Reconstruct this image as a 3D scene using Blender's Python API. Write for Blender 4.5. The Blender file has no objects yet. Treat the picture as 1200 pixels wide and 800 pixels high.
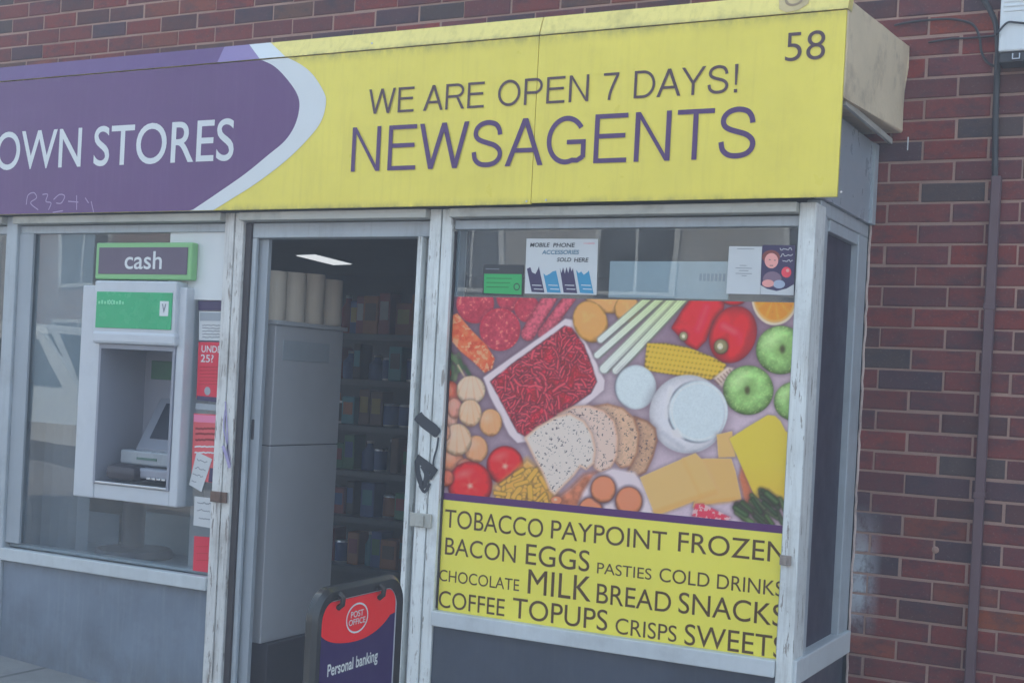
import bpy, bmesh, math, random
import numpy as np
from mathutils import Vector, Matrix

# ------------------------------------------------------------------ scene, camera, sky, sun, exposure
S = bpy.context.scene
C = S.collection
ZO = 2.05                                   # pavement level below the survey datum
FPX, YAW, PITCH, ROLL = 1571.04, -0.4920, -0.0062, 0.0514
CAM = Vector((1.0814, -4.8839, -0.6386 + ZO))
PPX, PPY = 585.47, 458.07
DF = 0.719                                  # the shopfront stands this far in front of the brick wall

_f = Vector((math.sin(YAW)*math.cos(PITCH), math.cos(YAW)*math.cos(PITCH), math.sin(PITCH)))
_r = _f.cross(Vector((0, 0, 1))).normalized(); _u = _r.cross(_f)
_c, _s = math.cos(ROLL), math.sin(ROLL)
RGT, UPV = _c*_r + _s*_u, -_s*_r + _c*_u

cd = bpy.data.cameras.new('camera')
cam = bpy.data.objects.new('camera', cd); C.objects.link(cam)
cam.matrix_world = Matrix(((RGT.x, UPV.x, -_f.x, CAM.x), (RGT.y, UPV.y, -_f.y, CAM.y), (RGT.z, UPV.z, -_f.z, CAM.z), (0, 0, 0, 1)))
cd.sensor_width = 36; cd.lens = FPX/1200*36
cd.shift_x = (600-PPX)/1200; cd.shift_y = (PPY-400)/1200
cd.clip_start = 0.05; cd.clip_end = 500
S.camera = cam

SUN_EL, SUN_AZ = math.radians(52), math.radians(200)     # the sun stands behind the building: the front is in open shade
sun_dir = Vector((math.sin(math.radians(20))*-1*math.cos(SUN_EL), math.cos(math.radians(20))*math.cos(SUN_EL), math.sin(SUN_EL)))
w = bpy.data.worlds.new('World'); S.world = w; w.use_nodes = True
nt = w.node_tree; bg = nt.nodes['Background']
sky = nt.nodes.new('ShaderNodeTexSky'); sky.sky_type = 'NISHITA'; sky.sun_disc = False
sky.sun_elevation = SUN_EL; sky.sun_rotation = math.atan2(sun_dir.x, sun_dir.y)
sky.air_density = 1.0; sky.dust_density = 2.5; sky.ozone_density = 0.2
sky_tint = nt.nodes.new('ShaderNodeMix'); sky_tint.data_type = 'RGBA'; sky_tint.blend_type = 'MULTIPLY'; sky_tint.inputs[0].default_value = 1
sky_tint.inputs[7].default_value = (0.96, 1.06, 0.95, 1)      # slight green tint put on the sky light, in place of white balance
nt.links.new(sky.outputs[0], sky_tint.inputs[6]); nt.links.new(sky_tint.outputs[2], bg.inputs[0]); bg.inputs[1].default_value = 0.12
sl = bpy.data.lights.new('sun', 'SUN'); sl.energy = 3.5; sl.angle = math.radians(0.53); sl.color = (1, 0.95, 0.88)
so = bpy.data.objects.new('sun', sl); C.objects.link(so); so.location = (0, 20, 30)
so.rotation_euler = (-sun_dir).to_track_quat('-Z', 'Y').to_euler()
S.view_settings.view_transform = 'Standard'; S.view_settings.look = 'None'
S.view_settings.gamma = 1; S.view_settings.use_curve_mapping = False
S.view_settings.exposure = 2.2
try:
    S.cycles.use_denoising = True; S.cycles.max_bounces = 8; S.cycles.transparent_max_bounces = 12
    S.cycles.caustics_reflective = False; S.cycles.caustics_refractive = False
except Exception: pass

# ------------------------------------------------------------------ helpers
def ray(x, y): return _f + ((x-PPX)/FPX)*RGT - ((y-PPY)/FPX)*UPV
def P(x, y, Y=-DF):                         # survey point on the upright plane at depth Y
    d = ray(x, y); t = (Y-CAM.y)/d.y
    return CAM + t*d
def PX(x, y, X):
    d = ray(x, y); t = (X-CAM.x)/d.x
    return CAM + t*d
def PP(x, y, o, n):
    d = ray(x, y); t = (o-CAM).dot(n)/d.dot(n)
    return CAM + t*d

def lin(c):
    return tuple((v/255/12.92 if v/255 <= 0.04045 else ((v/255+0.055)/1.055)**2.4) for v in c)
VEIL, WHITE = (0.030, 0.037, 0.048), (0.492, 0.583, 0.696)
def A(r, g, b, k=0.8):                      # colour read in open shade -> reflectance of the thing itself
    l = lin((r, g, b))
    return tuple(min(0.9, max(0.004, (l[i]-VEIL[i])/(WHITE[i]-VEIL[i])*k)) for i in range(3))

def mesh_obj(name, me, m, parent=None):
    o = bpy.data.objects.new(name, me); C.objects.link(o)
    if m: me.materials.append(m)
    if parent:
        o.parent = parent
        o.matrix_parent_inverse = Matrix.Translation(-Vector(world_loc(parent)))
    return o
LOC = {}
def world_loc(o): return LOC.get(o.name, (0, 0, 0))
def obj(name, bm, m, parent=None, smooth=False):
    bmesh.ops.recalc_face_normals(bm, faces=bm.faces)
    me = bpy.data.meshes.new(name); bm.to_mesh(me); bm.free()
    if smooth:
        for p in me.polygons: p.use_smooth = True
        try: me.set_sharp_from_angle(angle=math.radians(40))
        except Exception: pass
    return mesh_obj(name, me, m, parent)
def flat(name, bm, m, parent=None):          # flat print: keep the faces looking out to the street
    me = bpy.data.meshes.new(name); bm.to_mesh(me); bm.free()
    return mesh_obj(name, me, m, parent)
def tag(o, label=None, cat=None, group=None, kind=None):
    if label: o['label'] = label
    if cat: o['category'] = cat
    if group: o['group'] = group
    if kind: o['kind'] = kind
    return o
def thing(name, loc, label, cat, group=None):
    o = bpy.data.objects.new(name, None); C.objects.link(o); o.location = loc
    o.empty_display_size = 0.1
    LOC[o.name] = tuple(loc)
    return tag(o, label, cat, group)
NB = bmesh.new
def box(bm, x0, x1, y0, y1, z0, z1, b=0.0):
    if x1 < x0: x0, x1 = x1, x0
    if z1 < z0: z0, z1 = z1, z0
    M = Matrix.Translation(((x0+x1)/2, (y0+y1)/2, (z0+z1)/2)) @ Matrix.Diagonal((x1-x0, y1-y0, z1-z0, 1))
    g = bmesh.ops.create_cube(bm, size=1, matrix=M)
    if b > 0:
        ed = list({e for v in g['verts'] for e in v.link_edges})
        bmesh.ops.bevel(bm, geom=ed, offset=b, segments=2, profile=0.5, affect='EDGES')
    return bm
def prism(bm, pts, y0, y1):                  # outline in (x, z), from y0 (street side) back to y1
    a = [bm.verts.new((x, y0, z)) for x, z in pts]
    b = [bm.verts.new((x, y1, z)) for x, z in pts]
    bm.faces.new(a); bm.faces.new(b[::-1])
    n = len(pts)
    for i in range(n): bm.faces.new((a[i], a[(i+1) % n], b[(i+1) % n], b[i]))
    return bm
def poly(bm, pts, y):
    bm.faces.new([bm.verts.new((x, y, z)) for x, z in pts]); return bm
def ribbon(bm, pts, wd, f):                  # brush stroke: pts 2D, half-widths, f(u, v) -> point
    n = len(pts); L = []
    for i in range(n):
        a = Vector(pts[max(i-1, 0)]); b = Vector(pts[min(i+1, n-1)]); d = (b-a)
        if d.length < 1e-9: d = Vector((1, 0))
        d.normalize(); h = wd[i] if isinstance(wd, (list, tuple)) else wd
        q = Vector(pts[i]); nn = Vector((-d.y, d.x))*h
        L.append((bm.verts.new(f(*(q+nn))), bm.verts.new(f(*(q-nn)))))
    for i in range(n-1): bm.faces.new((L[i][0], L[i+1][0], L[i+1][1], L[i][1]))
    return bm
def tube(bm, pts, r, n=10, closed=False, sy=1.0):
    pts = [Vector(p) for p in pts]; R = []; up = None
    m = len(pts)
    for i, p in enumerate(pts):
        if closed: d = pts[(i+1) % m]-pts[i-1]
        else: d = pts[min(i+1, m-1)]-pts[max(i-1, 0)]
        d.normalize()
        if up is None:
            up = Vector((0, 0, 1)) if abs(d.z) < 0.9 else Vector((1, 0, 0))
        up = (up-d*up.dot(d)); up.normalize(); s = d.cross(up)
        R.append([bm.verts.new(p+(up*math.cos(2*math.pi*k/n)+s*math.sin(2*math.pi*k/n)*sy)*r) for k in range(n)])
    for i in range(m if closed else m-1):
        a, b = R[i], R[(i+1) % m]
        for k in range(n): bm.faces.new((a[k], a[(k+1) % n], b[(k+1) % n], b[k]))
    if not closed:
        bm.faces.new(R[0][::-1]); bm.faces.new(R[-1])
    return bm
def lathe(bm, prof, cx, cy, n=28):
    R = []
    for r, z in prof:
        R.append([bm.verts.new((cx+r*math.cos(2*math.pi*k/n), cy+r*math.sin(2*math.pi*k/n), z)) for k in range(n)])
    for a, b in zip(R, R[1:]):
        for k in range(n): bm.faces.new((a[k], a[(k+1) % n], b[(k+1) % n], b[k]))
    bm.faces.new(R[0][::-1]); bm.faces.new(R[-1]); return bm
def smooth_curve(pts, k=6):
    out = []; n = len(pts)
    for i in range(n-1):
        p0, p1, p2, p3 = (Vector(pts[max(0, min(n-1, j))]) for j in (i-1, i, i+1, i+2))
        for t in range(k):
            t /= k
            out.append(tuple(0.5*((2*p1)+(p2-p0)*t+(2*p0-5*p1+4*p2-p3)*t*t+(3*p1-p0-3*p2+p3)*t**3)))
    out.append(tuple(pts[-1])); return out
_fonts = {}
def glyphs(s, off=0.0, spacing=1.0):
    key = (s, off, spacing)
    if key not in _fonts:
        c = bpy.data.curves.new('txt', 'FONT'); c.body = s; c.offset = off; c.space_character = spacing; c.resolution_u = 6
        o = bpy.data.objects.new('txt', c); C.objects.link(o)
        me = bpy.data.meshes.new_from_object(o)
        V = [(v.co.x, v.co.y) for v in me.vertices]; F = [tuple(p.vertices) for p in me.polygons]
        bpy.data.objects.remove(o); bpy.data.curves.remove(c); bpy.data.meshes.remove(me)
        _fonts[key] = (V, F)
    return _fonts[key]
def text(bm, s, x0, x1, z0, z1, f, off=0.0, shear=0.0, spacing=1.0):     # f(u, v) -> point; glyphs fill x0..x1, z0..z1
    V, F = glyphs(s, off, spacing)
    if not V: return
    ax, bx = min(v[0] for v in V), max(v[0] for v in V); ay, by = min(v[1] for v in V), max(v[1] for v in V)
    vs = []
    for x, y in V:
        q = (y-ay)/(by-ay)
        vs.append(bm.verts.new(f(x0+(x-ax)/(bx-ax)*(x1-x0)+shear*q*(z1-z0), z0+q*(z1-z0))))
    for fc in F:
        try: bm.faces.new([vs[i] for i in fc])
        except ValueError: pass
# plain grotesque proportions: advance, left bearing, right bearing per em
GRO = {'A': (.667, .0, .0), 'B': (.667, .073, .04), 'C': (.722, .05, .04), 'D': (.722, .08, .05), 'E': (.667, .08, .045), 'G': (.778, .053, .06), 'N': (.722, .076, .075), 'O': (.778, .048, .045),
       'P': (.667, .077, .045), 'R': (.722, .08, .01), 'S': (.667, .045, .045), 'T': (.611, .02, .02), 'W': (.944, .01, .01), 'Y': (.667, .005, .005), '7': (.556, .05, .045), '!': (.278, .1, .09),
       '5': (.556, .035, .04), '8': (.556, .04, .04), ' ': (.278, 0, 0)}
def gro_glyph(bm, ch, x0, x1, z0, z1, t, f):
    W, H = x1-x0, z1-z0; th = t*0.90; k = [0]
    def quad(*p):
        k[0] += 1; bm.faces.new([bm.verts.new(Vector(f(x0+a, z0+b))+Vector((0, -0.00025*k[0], 0))) for a, b in p])
    def rect(a, b, c, d): quad((a, c), (b, c), (b, d), (a, d))
    def para(xb, xt, zb_=0.0, zt_=None, w=None):                   # slanting stroke with level ends
        zt_ = H if zt_ is None else zt_; w = w or t*1.12
        quad((xb, zb_), (xb+w, zb_), (xt+w, zt_), (xt, zt_))
    def band(pts, hw): ribbon(bm, pts, hw, lambda u, v: f(x0+u, z0+v))
    def arc(cx, cz, rx, rz, a0, a1, n=28): return [(cx+rx*math.cos(math.radians(a0+(a1-a0)*i/n)), cz+rz*math.sin(math.radians(a0+(a1-a0)*i/n))) for i in range(n+1)]
    if ch == 'N': rect(0, t, 0, H); rect(W-t, W, 0, H); quad((t, H), (t, H-th*1.5), (W-t, 0), (W-t, th*1.5))
    elif ch == 'E': rect(0, t, 0, H); rect(t, W, 0, th); rect(t, W, H-th, H); rect(t, W*0.94, H*0.5, H*0.5+th)
    elif ch == 'W':
        w = t*1.10; b1, b2 = W*0.255-w/2, W*0.745-w/2; c_ = W*0.5-w/2
        para(b1, 0, w=w); para(b1, c_, w=w); para(b2, c_, w=w); para(b2, W-w, w=w)
    elif ch == 'A':
        w = t*1.14; para(0, W/2-w/2, w=w); para(W-w, W/2-w/2, w=w); q = H*0.28; a = q/H*(W/2-w/2); rect(a+w*0.8, W-a-w*0.8, q, q+th)
    elif ch == 'T': rect(0, W, H-th, H); rect(W/2-t/2, W/2+t/2, 0, H-th)
    elif ch == 'Y': rect(W/2-t/2, W/2+t/2, 0, H*0.42); w = t*1.14; para(W/2-w/2, 0, H*0.42, H, w); para(W/2-w/2, W-w, H*0.42, H, w)
    elif ch in 'PRD':
        rect(0, t, 0, H); zb_ = 0 if ch == 'D' else (H*0.455 if ch == 'R' else H*0.41)
        zm, rz = (zb_+H)/2, (H-zb_-th)/2; r_ = (W-t/2)-W*(0.42 if ch == 'D' else 0.60); xr = W-(W*0.05 if ch == 'R' else 0)-t/2-r_
        band([(t, H-th/2), (xr*0.6+t*0.4, H-th/2)]+arc(xr, zm, r_, rz, 90, -90)+[(xr*0.6+t*0.4, zb_+th/2), (t, zb_+th/2)], th*0.52)
        if ch == 'R': quad((W-t*1.25, 0), (W, 0), (W*0.62+t*0.55, zb_), (W*0.62-t*0.55, zb_))
    elif ch == 'O':
        p = arc(W/2, H/2, W/2-t/2, H/2-th/2, 0, 360, 48); band(p, t*0.5)
    elif ch == 'G':
        band(arc(W*0.5, H/2, W*0.5-t/2, H/2-th/2, 33, 292, 36)+[(W*0.80, H*0.075), (W-t*0.5, H*0.15)], t*0.5); rect(W-t, W, H*0.125, H*0.505-th); rect(W*0.52, W, H*0.505-th, H*0.505)
    elif ch == 'S':
        p = [(.95, .70), (.91, .83), (.78, .95), (.52, 1.0), (.27, .965), (.11, .87), (.065, .745), (.13, .64), (.29, .57), (.52, .515), (.76, .455), (.93, .355), (.975, .235), (.91, .115), (.75, .03), (.5, 0), (.25, .03), (.08, .14), (.025, .31)]
        band(smooth_curve([(t/2+a*(W-t), th/2+b*(H-th)) for a, b in p], 5), t*0.5)
    elif ch == '7': rect(0, W, H-th, H); band(smooth_curve([(W-t*0.55, H-th*0.9), (W*0.66, H*0.58), (W*0.47, H*0.27), (W*0.40, 0)], 6), t*0.5)
    elif ch == '!': rect(W/2-t*0.55, W/2+t*0.55, 0, t*1.15); quad((W/2-t*0.3, H*0.27), (W/2+t*0.3, H*0.27), (W/2+t*0.58, H), (W/2-t*0.58, H))
    else: return False
    return True
def grotesque(bm, s, x0, x1, z0, z1, f, off=0.0):
    pen = 0; L = []
    for ch in s:
        a, lb, rb = GRO[ch]
        L.append((ch, pen+lb, pen+a-rb)); pen += a
    a0 = L[0][1]; b0 = L[-1][2]
    for ch, a, b in L:
        if ch == ' ': continue
        gro_glyph(bm, ch, x0+(a-a0)/(b0-a0)*(x1-x0), x0+(b-a0)/(b0-a0)*(x1-x0), z0, z1, off, f)
def onY(y): return lambda u, v: (u, y, v)

# ------------------------------------------------------------------ materials
def nodes(name):
    m = bpy.data.materials.new(name); m.use_nodes = True
    t = m.node_tree; return m, t, t.nodes['Principled BSDF'], t.nodes['Material Output']
def N(t, typ, **kw):
    n = t.nodes.new(typ)
    for k, v in kw.items():
        if k == 'inp':
            for i, x in v.items(): n.inputs[i].default_value = x
        else: setattr(n, k, v)
    return n
def mix(t, fac, a, b, blend='MIX'):
    n = t.nodes.new('ShaderNodeMix'); n.data_type = 'RGBA'; n.blend_type = blend
    for sock, v in ((0, fac), (6, a), (7, b)):
        if hasattr(v, 'is_output'): t.links.new(v, n.inputs[sock])
        elif sock == 0: n.inputs[0].default_value = v
        else: n.inputs[sock].default_value = (*v[:3], 1)
    return n.outputs[2]
def noise(t, scale=5, detail=4, rough=0.6, stretch=(1, 1, 1), lo=0.4, hi=0.6, seed=0.0):
    tc = N(t, 'ShaderNodeTexCoord'); mp = N(t, 'ShaderNodeMapping')
    mp.inputs['Scale'].default_value = stretch; mp.inputs['Location'].default_value = (seed*3.1, seed*1.7, seed*2.3)
    t.links.new(tc.outputs['Object'], mp.inputs[0])
    n = N(t, 'ShaderNodeTexNoise'); n.inputs['Scale'].default_value = scale; n.inputs['Detail'].default_value = detail; n.inputs['Roughness'].default_value = rough
    t.links.new(mp.outputs[0], n.inputs['Vector'])
    r = N(t, 'ShaderNodeMapRange'); r.inputs[1].default_value = lo; r.inputs[2].default_value = hi
    t.links.new(n.outputs[0], r.inputs[0]); return r.outputs[0]
def mul(t, a, k):
    n = N(t, 'ShaderNodeMath', operation='MULTIPLY'); t.links.new(a, n.inputs[0])
    if hasattr(k, 'is_output'): t.links.new(k, n.inputs[1])
    else: n.inputs[1].default_value = k
    return n.outputs[0]
def paint(name, col, rough=0.5, spec=0.5, metal=0.0, dirt=None, dirt_amt=0.4, streak=0.0, streak_col=None, grain=0.1, bump=0.0, bscale=60, chips=None, chip_amt=0.0, seed=0.0, warp=False, grime=()):
    """procedural painted / plastic / stone surface: tone variation, blotchy dirt, vertical streaks, chips, bump"""
    m, t, b, o = nodes(name)
    c = mix(t, noise(t, 3, 5, seed=seed, lo=0.3, hi=0.7), tuple(v*(1-grain) for v in col), tuple(min(0.95, v*(1+grain)) for v in col))
    if dirt:
        c = mix(t, mul(t, noise(t, 7, 8, 0.7, lo=0.5, hi=0.75, seed=seed+2), dirt_amt), c, dirt)
    if streak > 0:
        c = mix(t, mul(t, noise(t, 9, 6, 0.65, (6, 6, 0.35), 0.5, 0.75, seed+5), streak), c, streak_col or dirt)
    rg = N(t, 'ShaderNodeMapRange'); rg.inputs[3].default_value = max(0.02, rough-0.05); rg.inputs[4].default_value = min(1, rough+0.06)
    t.links.new(noise(t, 12, 6, lo=0.3, hi=0.7, seed=seed+9), rg.inputs[0]); t.links.new(rg.outputs[0], b.inputs['Roughness'])
    if chips:
        k = noise(t, 16, 8, 0.7, (4, 4, 0.5), 0.60-chip_amt*0.12, 0.615-chip_amt*0.12, seed+11)
        c = mix(t, k, c, chips)
    if grime:                                    # grime gathered along an edge, ragged
        tc = N(t, 'ShaderNodeTexCoord'); sp = N(t, 'ShaderNodeSeparateXYZ'); t.links.new(tc.outputs['Object'], sp.inputs[0])
        for z, wd in grime:
            g = N(t, 'ShaderNodeMapRange'); g.inputs[1].default_value = z; g.inputs[2].default_value = z+wd; g.inputs[3].default_value = 1; g.inputs[4].default_value = 0
            t.links.new(sp.outputs[2], g.inputs[0])
            pw_ = N(t, 'ShaderNodeMath', operation='POWER'); t.links.new(g.outputs[0], pw_.inputs[0]); pw_.inputs[1].default_value = 2.0
            c = mix(t, mul(t, mul(t, pw_.outputs[0], noise(t, 18, 7, 0.7, (1, 1, 0.5), 0.35, 0.7, seed+4)), 0.75), c, (0.10, 0.09, 0.06))
    t.links.new(c, b.inputs['Base Color'])
    b.inputs['Metallic'].default_value = metal; b.inputs['Specular IOR Level'].default_value = spec
    if warp:
        bn = N(t, 'ShaderNodeBump'); bn.inputs['Strength'].default_value = 0.12; bn.inputs['Distance'].default_value = 0.05
        t.links.new(noise(t, 2.2, 2, 0.5, lo=0, hi=1, seed=seed+1), bn.inputs['Height']); t.links.new(bn.outputs[0], b.inputs['Normal'])
    if bump > 0:
        bn = N(t, 'ShaderNodeBump'); bn.inputs['Strength'].default_value = bump; bn.inputs['Distance'].default_value = 0.01
        t.links.new(noise(t, bscale, 6, 0.65, lo=0, hi=1, seed=seed+1), bn.inputs['Height']); t.links.new(bn.outputs[0], b.inputs['Normal'])
    return m
def glass(name, tint=(0.86, 0.9, 0.92), rough=0.0, dust=0.05):
    m, t, b, o = nodes(name); t.nodes.remove(b)
    tr = N(t, 'ShaderNodeBsdfTransparent'); tr.inputs[0].default_value = (*tint, 1)
    gl = N(t, 'ShaderNodeBsdfGlossy'); gl.inputs['Roughness'].default_value = rough
    df = N(t, 'ShaderNodeBsdfDiffuse'); df.inputs[0].default_value = (0.6, 0.62, 0.64, 1)
    fr = N(t, 'ShaderNodeFresnel'); fr.inputs[0].default_value = 1.85
    bn = N(t, 'ShaderNodeBump'); bn.inputs['Strength'].default_value = 0.04; bn.inputs['Distance'].default_value = 0.02
    t.links.new(noise(t, 2.2, 1, lo=0, hi=1), bn.inputs['Height']); t.links.new(bn.outputs[0], gl.inputs['Normal'])
    m1 = N(t, 'ShaderNodeMixShader'); t.links.new(mul(t, noise(t, 4, 7, 0.7, (1, 1, 0.6), 0.35, 0.8), dust*2), m1.inputs[0])
    t.links.new(tr.outputs[0], m1.inputs[1]); t.links.new(df.outputs[0], m1.inputs[2])
    ge = N(t, 'ShaderNodeNewGeometry'); iv = N(t, 'ShaderNodeMath', operation='SUBTRACT'); iv.inputs[0].default_value = 1; t.links.new(ge.outputs['Backfacing'], iv.inputs[1])
    m2 = N(t, 'ShaderNodeMixShader'); t.links.new(mul(t, fr.outputs[0], iv.outputs[0]), m2.inputs[0])
    t.links.new(m1.outputs[0], m2.inputs[1]); t.links.new(gl.outputs[0], m2.inputs[2])
    t.links.new(m2.outputs[0], o.inputs[0]); return m
def attr_mat(name, rough=0.4, spec=0.3, extra=None):
    m, t, b, o = nodes(name)
    a = N(t, 'ShaderNodeAttribute'); a.attribute_name = 'tint'
    c = a.outputs['Color']
    if extra: c = extra(t, c, b)
    t.links.new(c, b.inputs['Base Color']); b.inputs['Roughness'].default_value = rough; b.inputs['Specular IOR Level'].default_value = spec
    return m

M = {}
M['white_wood'] = paint('white_wood', (0.72, 0.74, 0.72), 0.5, dirt=(0.25, 0.24, 0.22), dirt_amt=0.45, streak=0.55, streak_col=(0.30, 0.28, 0.25), bump=0.25, bscale=25, chips=(0.30, 0.27, 0.24), chip_amt=0.05)
M['worn_wood'] = paint('worn_wood', (0.68, 0.67, 0.64), 0.6, dirt=(0.27, 0.23, 0.20), dirt_amt=0.6, streak=0.8, streak_col=(0.22, 0.19, 0.17), bump=0.4, bscale=25, chips=(0.28, 0.24, 0.21), chip_amt=0.12, seed=3)
M['grey_frame'] = paint('grey_frame', (0.40, 0.44, 0.47), 0.4, dirt=(0.2, 0.2, 0.2), dirt_amt=0.35, streak=0.3, bump=0.08)
M['dirty_rail'] = paint('dirty_rail', (0.46, 0.45, 0.40), 0.6, dirt=(0.20, 0.18, 0.15), dirt_amt=0.7, bump=0.2, seed=4)
M['sill'] = paint('sill', (0.58, 0.61, 0.62), 0.45, dirt=(0.3, 0.3, 0.3), dirt_amt=0.35, streak=0.1, bump=0.06, seed=6)
M['dark_bead'] = paint('dark_bead', (0.035, 0.028, 0.03), 0.6, dirt=(0.05, 0.04, 0.04), dirt_amt=0.5, bump=0.2)
M['riser_pale'] = paint('riser_pale', (0.175, 0.21, 0.265), 0.35, dirt=(0.11, 0.12, 0.15), dirt_amt=0.6, streak=0.35, streak_col=(0.28, 0.32, 0.36), bump=0.06, bscale=8, seed=1, grain=0.2, grime=((0.0, 0.40), (ZO-1.524, -0.06)))  # paler streaks in the colour stand in for reflected sun on the panel
M['riser_dark'] = paint('riser_dark', (0.05, 0.062, 0.09), 0.35, dirt=(0.08, 0.09, 0.11), dirt_amt=0.5, streak=0.2, streak_col=(0.10, 0.12, 0.14), bump=0.05, bscale=8, seed=2, grain=0.2)
M['yellow'] = paint('yellow', A(191, 190, 97), 0.32, dirt=A(160, 155, 80), dirt_amt=0.16, streak=0.22, streak_col=A(165, 160, 95), grain=0.05, seed=1, warp=True, grime=((ZO+0.558, -0.05), (ZO-0.02, 0.035)))
M['yellow_cap'] = paint('yellow_cap', A(192, 190, 124), 0.4, dirt=A(120, 118, 90), dirt_amt=0.4, streak=0.3, streak_col=A(140, 135, 90), grain=0.05, bump=0.1, seed=2, grime=((ZO+0.561, 0.025),))
M['purple'] = paint('purple', A(86, 70, 115), 0.36, streak=0.10, streak_col=A(115, 105, 145), grain=0.05, warp=True)
M['purple_pale'] = paint('purple_pale', A(116, 110, 158), 0.35, dirt=A(130, 125, 175), dirt_amt=0.3, grain=0.06)
M['white_print'] = paint('white_print', (0.68, 0.70, 0.70), 0.35, grain=0.03)
M['purple_text'] = paint('purple_text', A(76, 64, 108), 0.4, grain=0.03)
M['brown_text'] = paint('brown_text', A(76, 68, 82), 0.4, grain=0.03)
M['olive_text'] = paint('olive_text', A(82, 72, 58), 0.4, grain=0.03)
M['sheet_yellow'] = paint('sheet_yellow', A(207, 199, 96), 0.35, grain=0.03, dirt=A(190, 185, 70), dirt_amt=0.2)
M['band_purple'] = paint('band_purple', A(80, 52, 105), 0.35, grain=0.03)
M['plaster'] = paint('plaster', (0.68, 0.55, 0.37), 0.85, dirt=(0.33, 0.25, 0.17), dirt_amt=0.85, streak=0.0, streak_col=(0.24, 0.19, 0.15), bump=0.5, bscale=40, seed=3)
M['atm_white'] = paint('atm_white', (0.55, 0.57, 0.60), 0.35, grain=0.03, dirt=(0.35, 0.35, 0.36), dirt_amt=0.25)
M['atm_grey'] = paint('atm_grey', (0.27, 0.28, 0.33), 0.4, grain=0.05)
M['atm_dark'] = paint('atm_dark', (0.04, 0.035, 0.045), 0.5, grain=0.1)
M['atm_green'] = paint('atm_green', A(50, 150, 115), 0.25, grain=0.08)
M['sign_green'] = paint('sign_green', A(110, 165, 125), 0.35, grain=0.05)
M['sign_grey'] = paint('sign_grey', A(84, 82, 105), 0.4, grain=0.05)
M['screen'] = paint('screen', (0.035, 0.042, 0.06), 0.12, grain=0.1)
M['steel'] = paint('steel', (0.55, 0.56, 0.58), 0.3, metal=0.9, grain=0.05)
M['paper_white'] = paint('paper_white', (0.62, 0.63, 0.63), 0.6, grain=0.05, dirt=(0.5, 0.5, 0.5), dirt_amt=0.3)
M['paper_red'] = paint('paper_red', A(176, 60, 82), 0.5, grain=0.06)
M['paper_coral'] = paint('paper_coral', A(178, 90, 102), 0.5, grain=0.08)
M['ink'] = paint('ink', (0.03, 0.03, 0.035), 0.5, grain=0.1)
M['grey_ink'] = paint('grey_ink', (0.16, 0.17, 0.20), 0.5, grain=0.1)
M['notice_green'] = paint('notice_green', A(55, 150, 100), 0.4, grain=0.05)
M['print_blue'] = paint('print_blue', A(60, 130, 175), 0.4, grain=0.05)
M['print_navy'] = paint('print_navy', A(62, 62, 95), 0.4, grain=0.05)
M['skin_print'] = paint('skin_print', A(200, 145, 150), 0.4, grain=0.15)
M['board_window'] = paint('board_window', (0.25, 0.30, 0.32), 0.6, grain=0.08, streak=0.3, streak_col=(0.22, 0.26, 0.3))  # plain grey of the board behind the left window
M['board_low'] = paint('board_low', (0.24, 0.29, 0.31), 0.6, grain=0.06)
M['board_blue'] = paint('board_blue', (0.17, 0.22, 0.28), 0.6, grain=0.06)
M['board_pale'] = paint('board_pale', A(150, 172, 188), 0.6, grain=0.06)
M['board_white'] = paint('board_white', (0.60, 0.64, 0.66), 0.5, grain=0.04)
M['board_grey'] = paint('board_grey', (0.34, 0.37, 0.40), 0.6, grain=0.08, streak=0.3, streak_col=(0.27, 0.3, 0.33))
M['black_plastic'] = paint('black_plastic', (0.022, 0.025, 0.028), 0.2, grain=0.1, dirt=(0.04, 0.04, 0.045), dirt_amt=0.2)
M['po_red'] = paint('po_red', A(196, 52, 68), 0.5, grain=0.03)
M['po_navy'] = paint('po_navy', A(58, 57, 98), 0.5, grain=0.03)
M['rust'] = paint('rust', (0.16, 0.09, 0.06), 0.8, grain=0.3, dirt=(0.30, 0.24, 0.2), dirt_amt=0.7, bump=0.5, bscale=90)
M['rust_pale'] = paint('rust_pale', (0.36, 0.30, 0.26), 0.8, grain=0.3, dirt=(0.20, 0.12, 0.08), dirt_amt=0.8, bump=0.5, bscale=90)
M['spray_black'] = paint('spray_black', (0.02, 0.025, 0.035), 0.5, grain=0.2)
M['pen_violet'] = paint('pen_violet', A(138, 140, 186), 0.5, grain=0.2)
M['pen_pale'] = paint('pen_pale', A(140, 135, 175), 0.5, grain=0.1)
M['trunking'] = paint('trunking', A(88, 80, 92), 0.5, grain=0.06, dirt=A(80, 72, 84), dirt_amt=0.4, streak=0.2)
M['cable'] = paint('cable', (0.03, 0.03, 0.035), 0.5, grain=0.1)
M['meter_white'] = paint('meter_white', (0.70, 0.73, 0.74), 0.4, grain=0.03, streak=0.2, streak_col=(0.45, 0.46, 0.46))
M['cabinet'] = paint('cabinet', (0.44, 0.44, 0.46), 0.45, grain=0.04, dirt=(0.3, 0.3, 0.3), dirt_amt=0.2)
M['roll_paper'] = paint('roll_paper', (0.60, 0.51, 0.41), 0.8, grain=0.08, streak=0.3, streak_col=(0.35, 0.3, 0.25))
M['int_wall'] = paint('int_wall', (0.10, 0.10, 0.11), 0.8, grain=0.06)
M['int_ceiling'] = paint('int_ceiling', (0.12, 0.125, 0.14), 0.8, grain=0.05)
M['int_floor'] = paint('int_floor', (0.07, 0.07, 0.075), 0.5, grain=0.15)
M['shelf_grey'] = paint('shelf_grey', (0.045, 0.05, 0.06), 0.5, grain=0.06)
M['glass'] = glass('glass')
M['glass_dark'] = glass('glass_dark', (0.25, 0.27, 0.32), dust=0.02)
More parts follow.
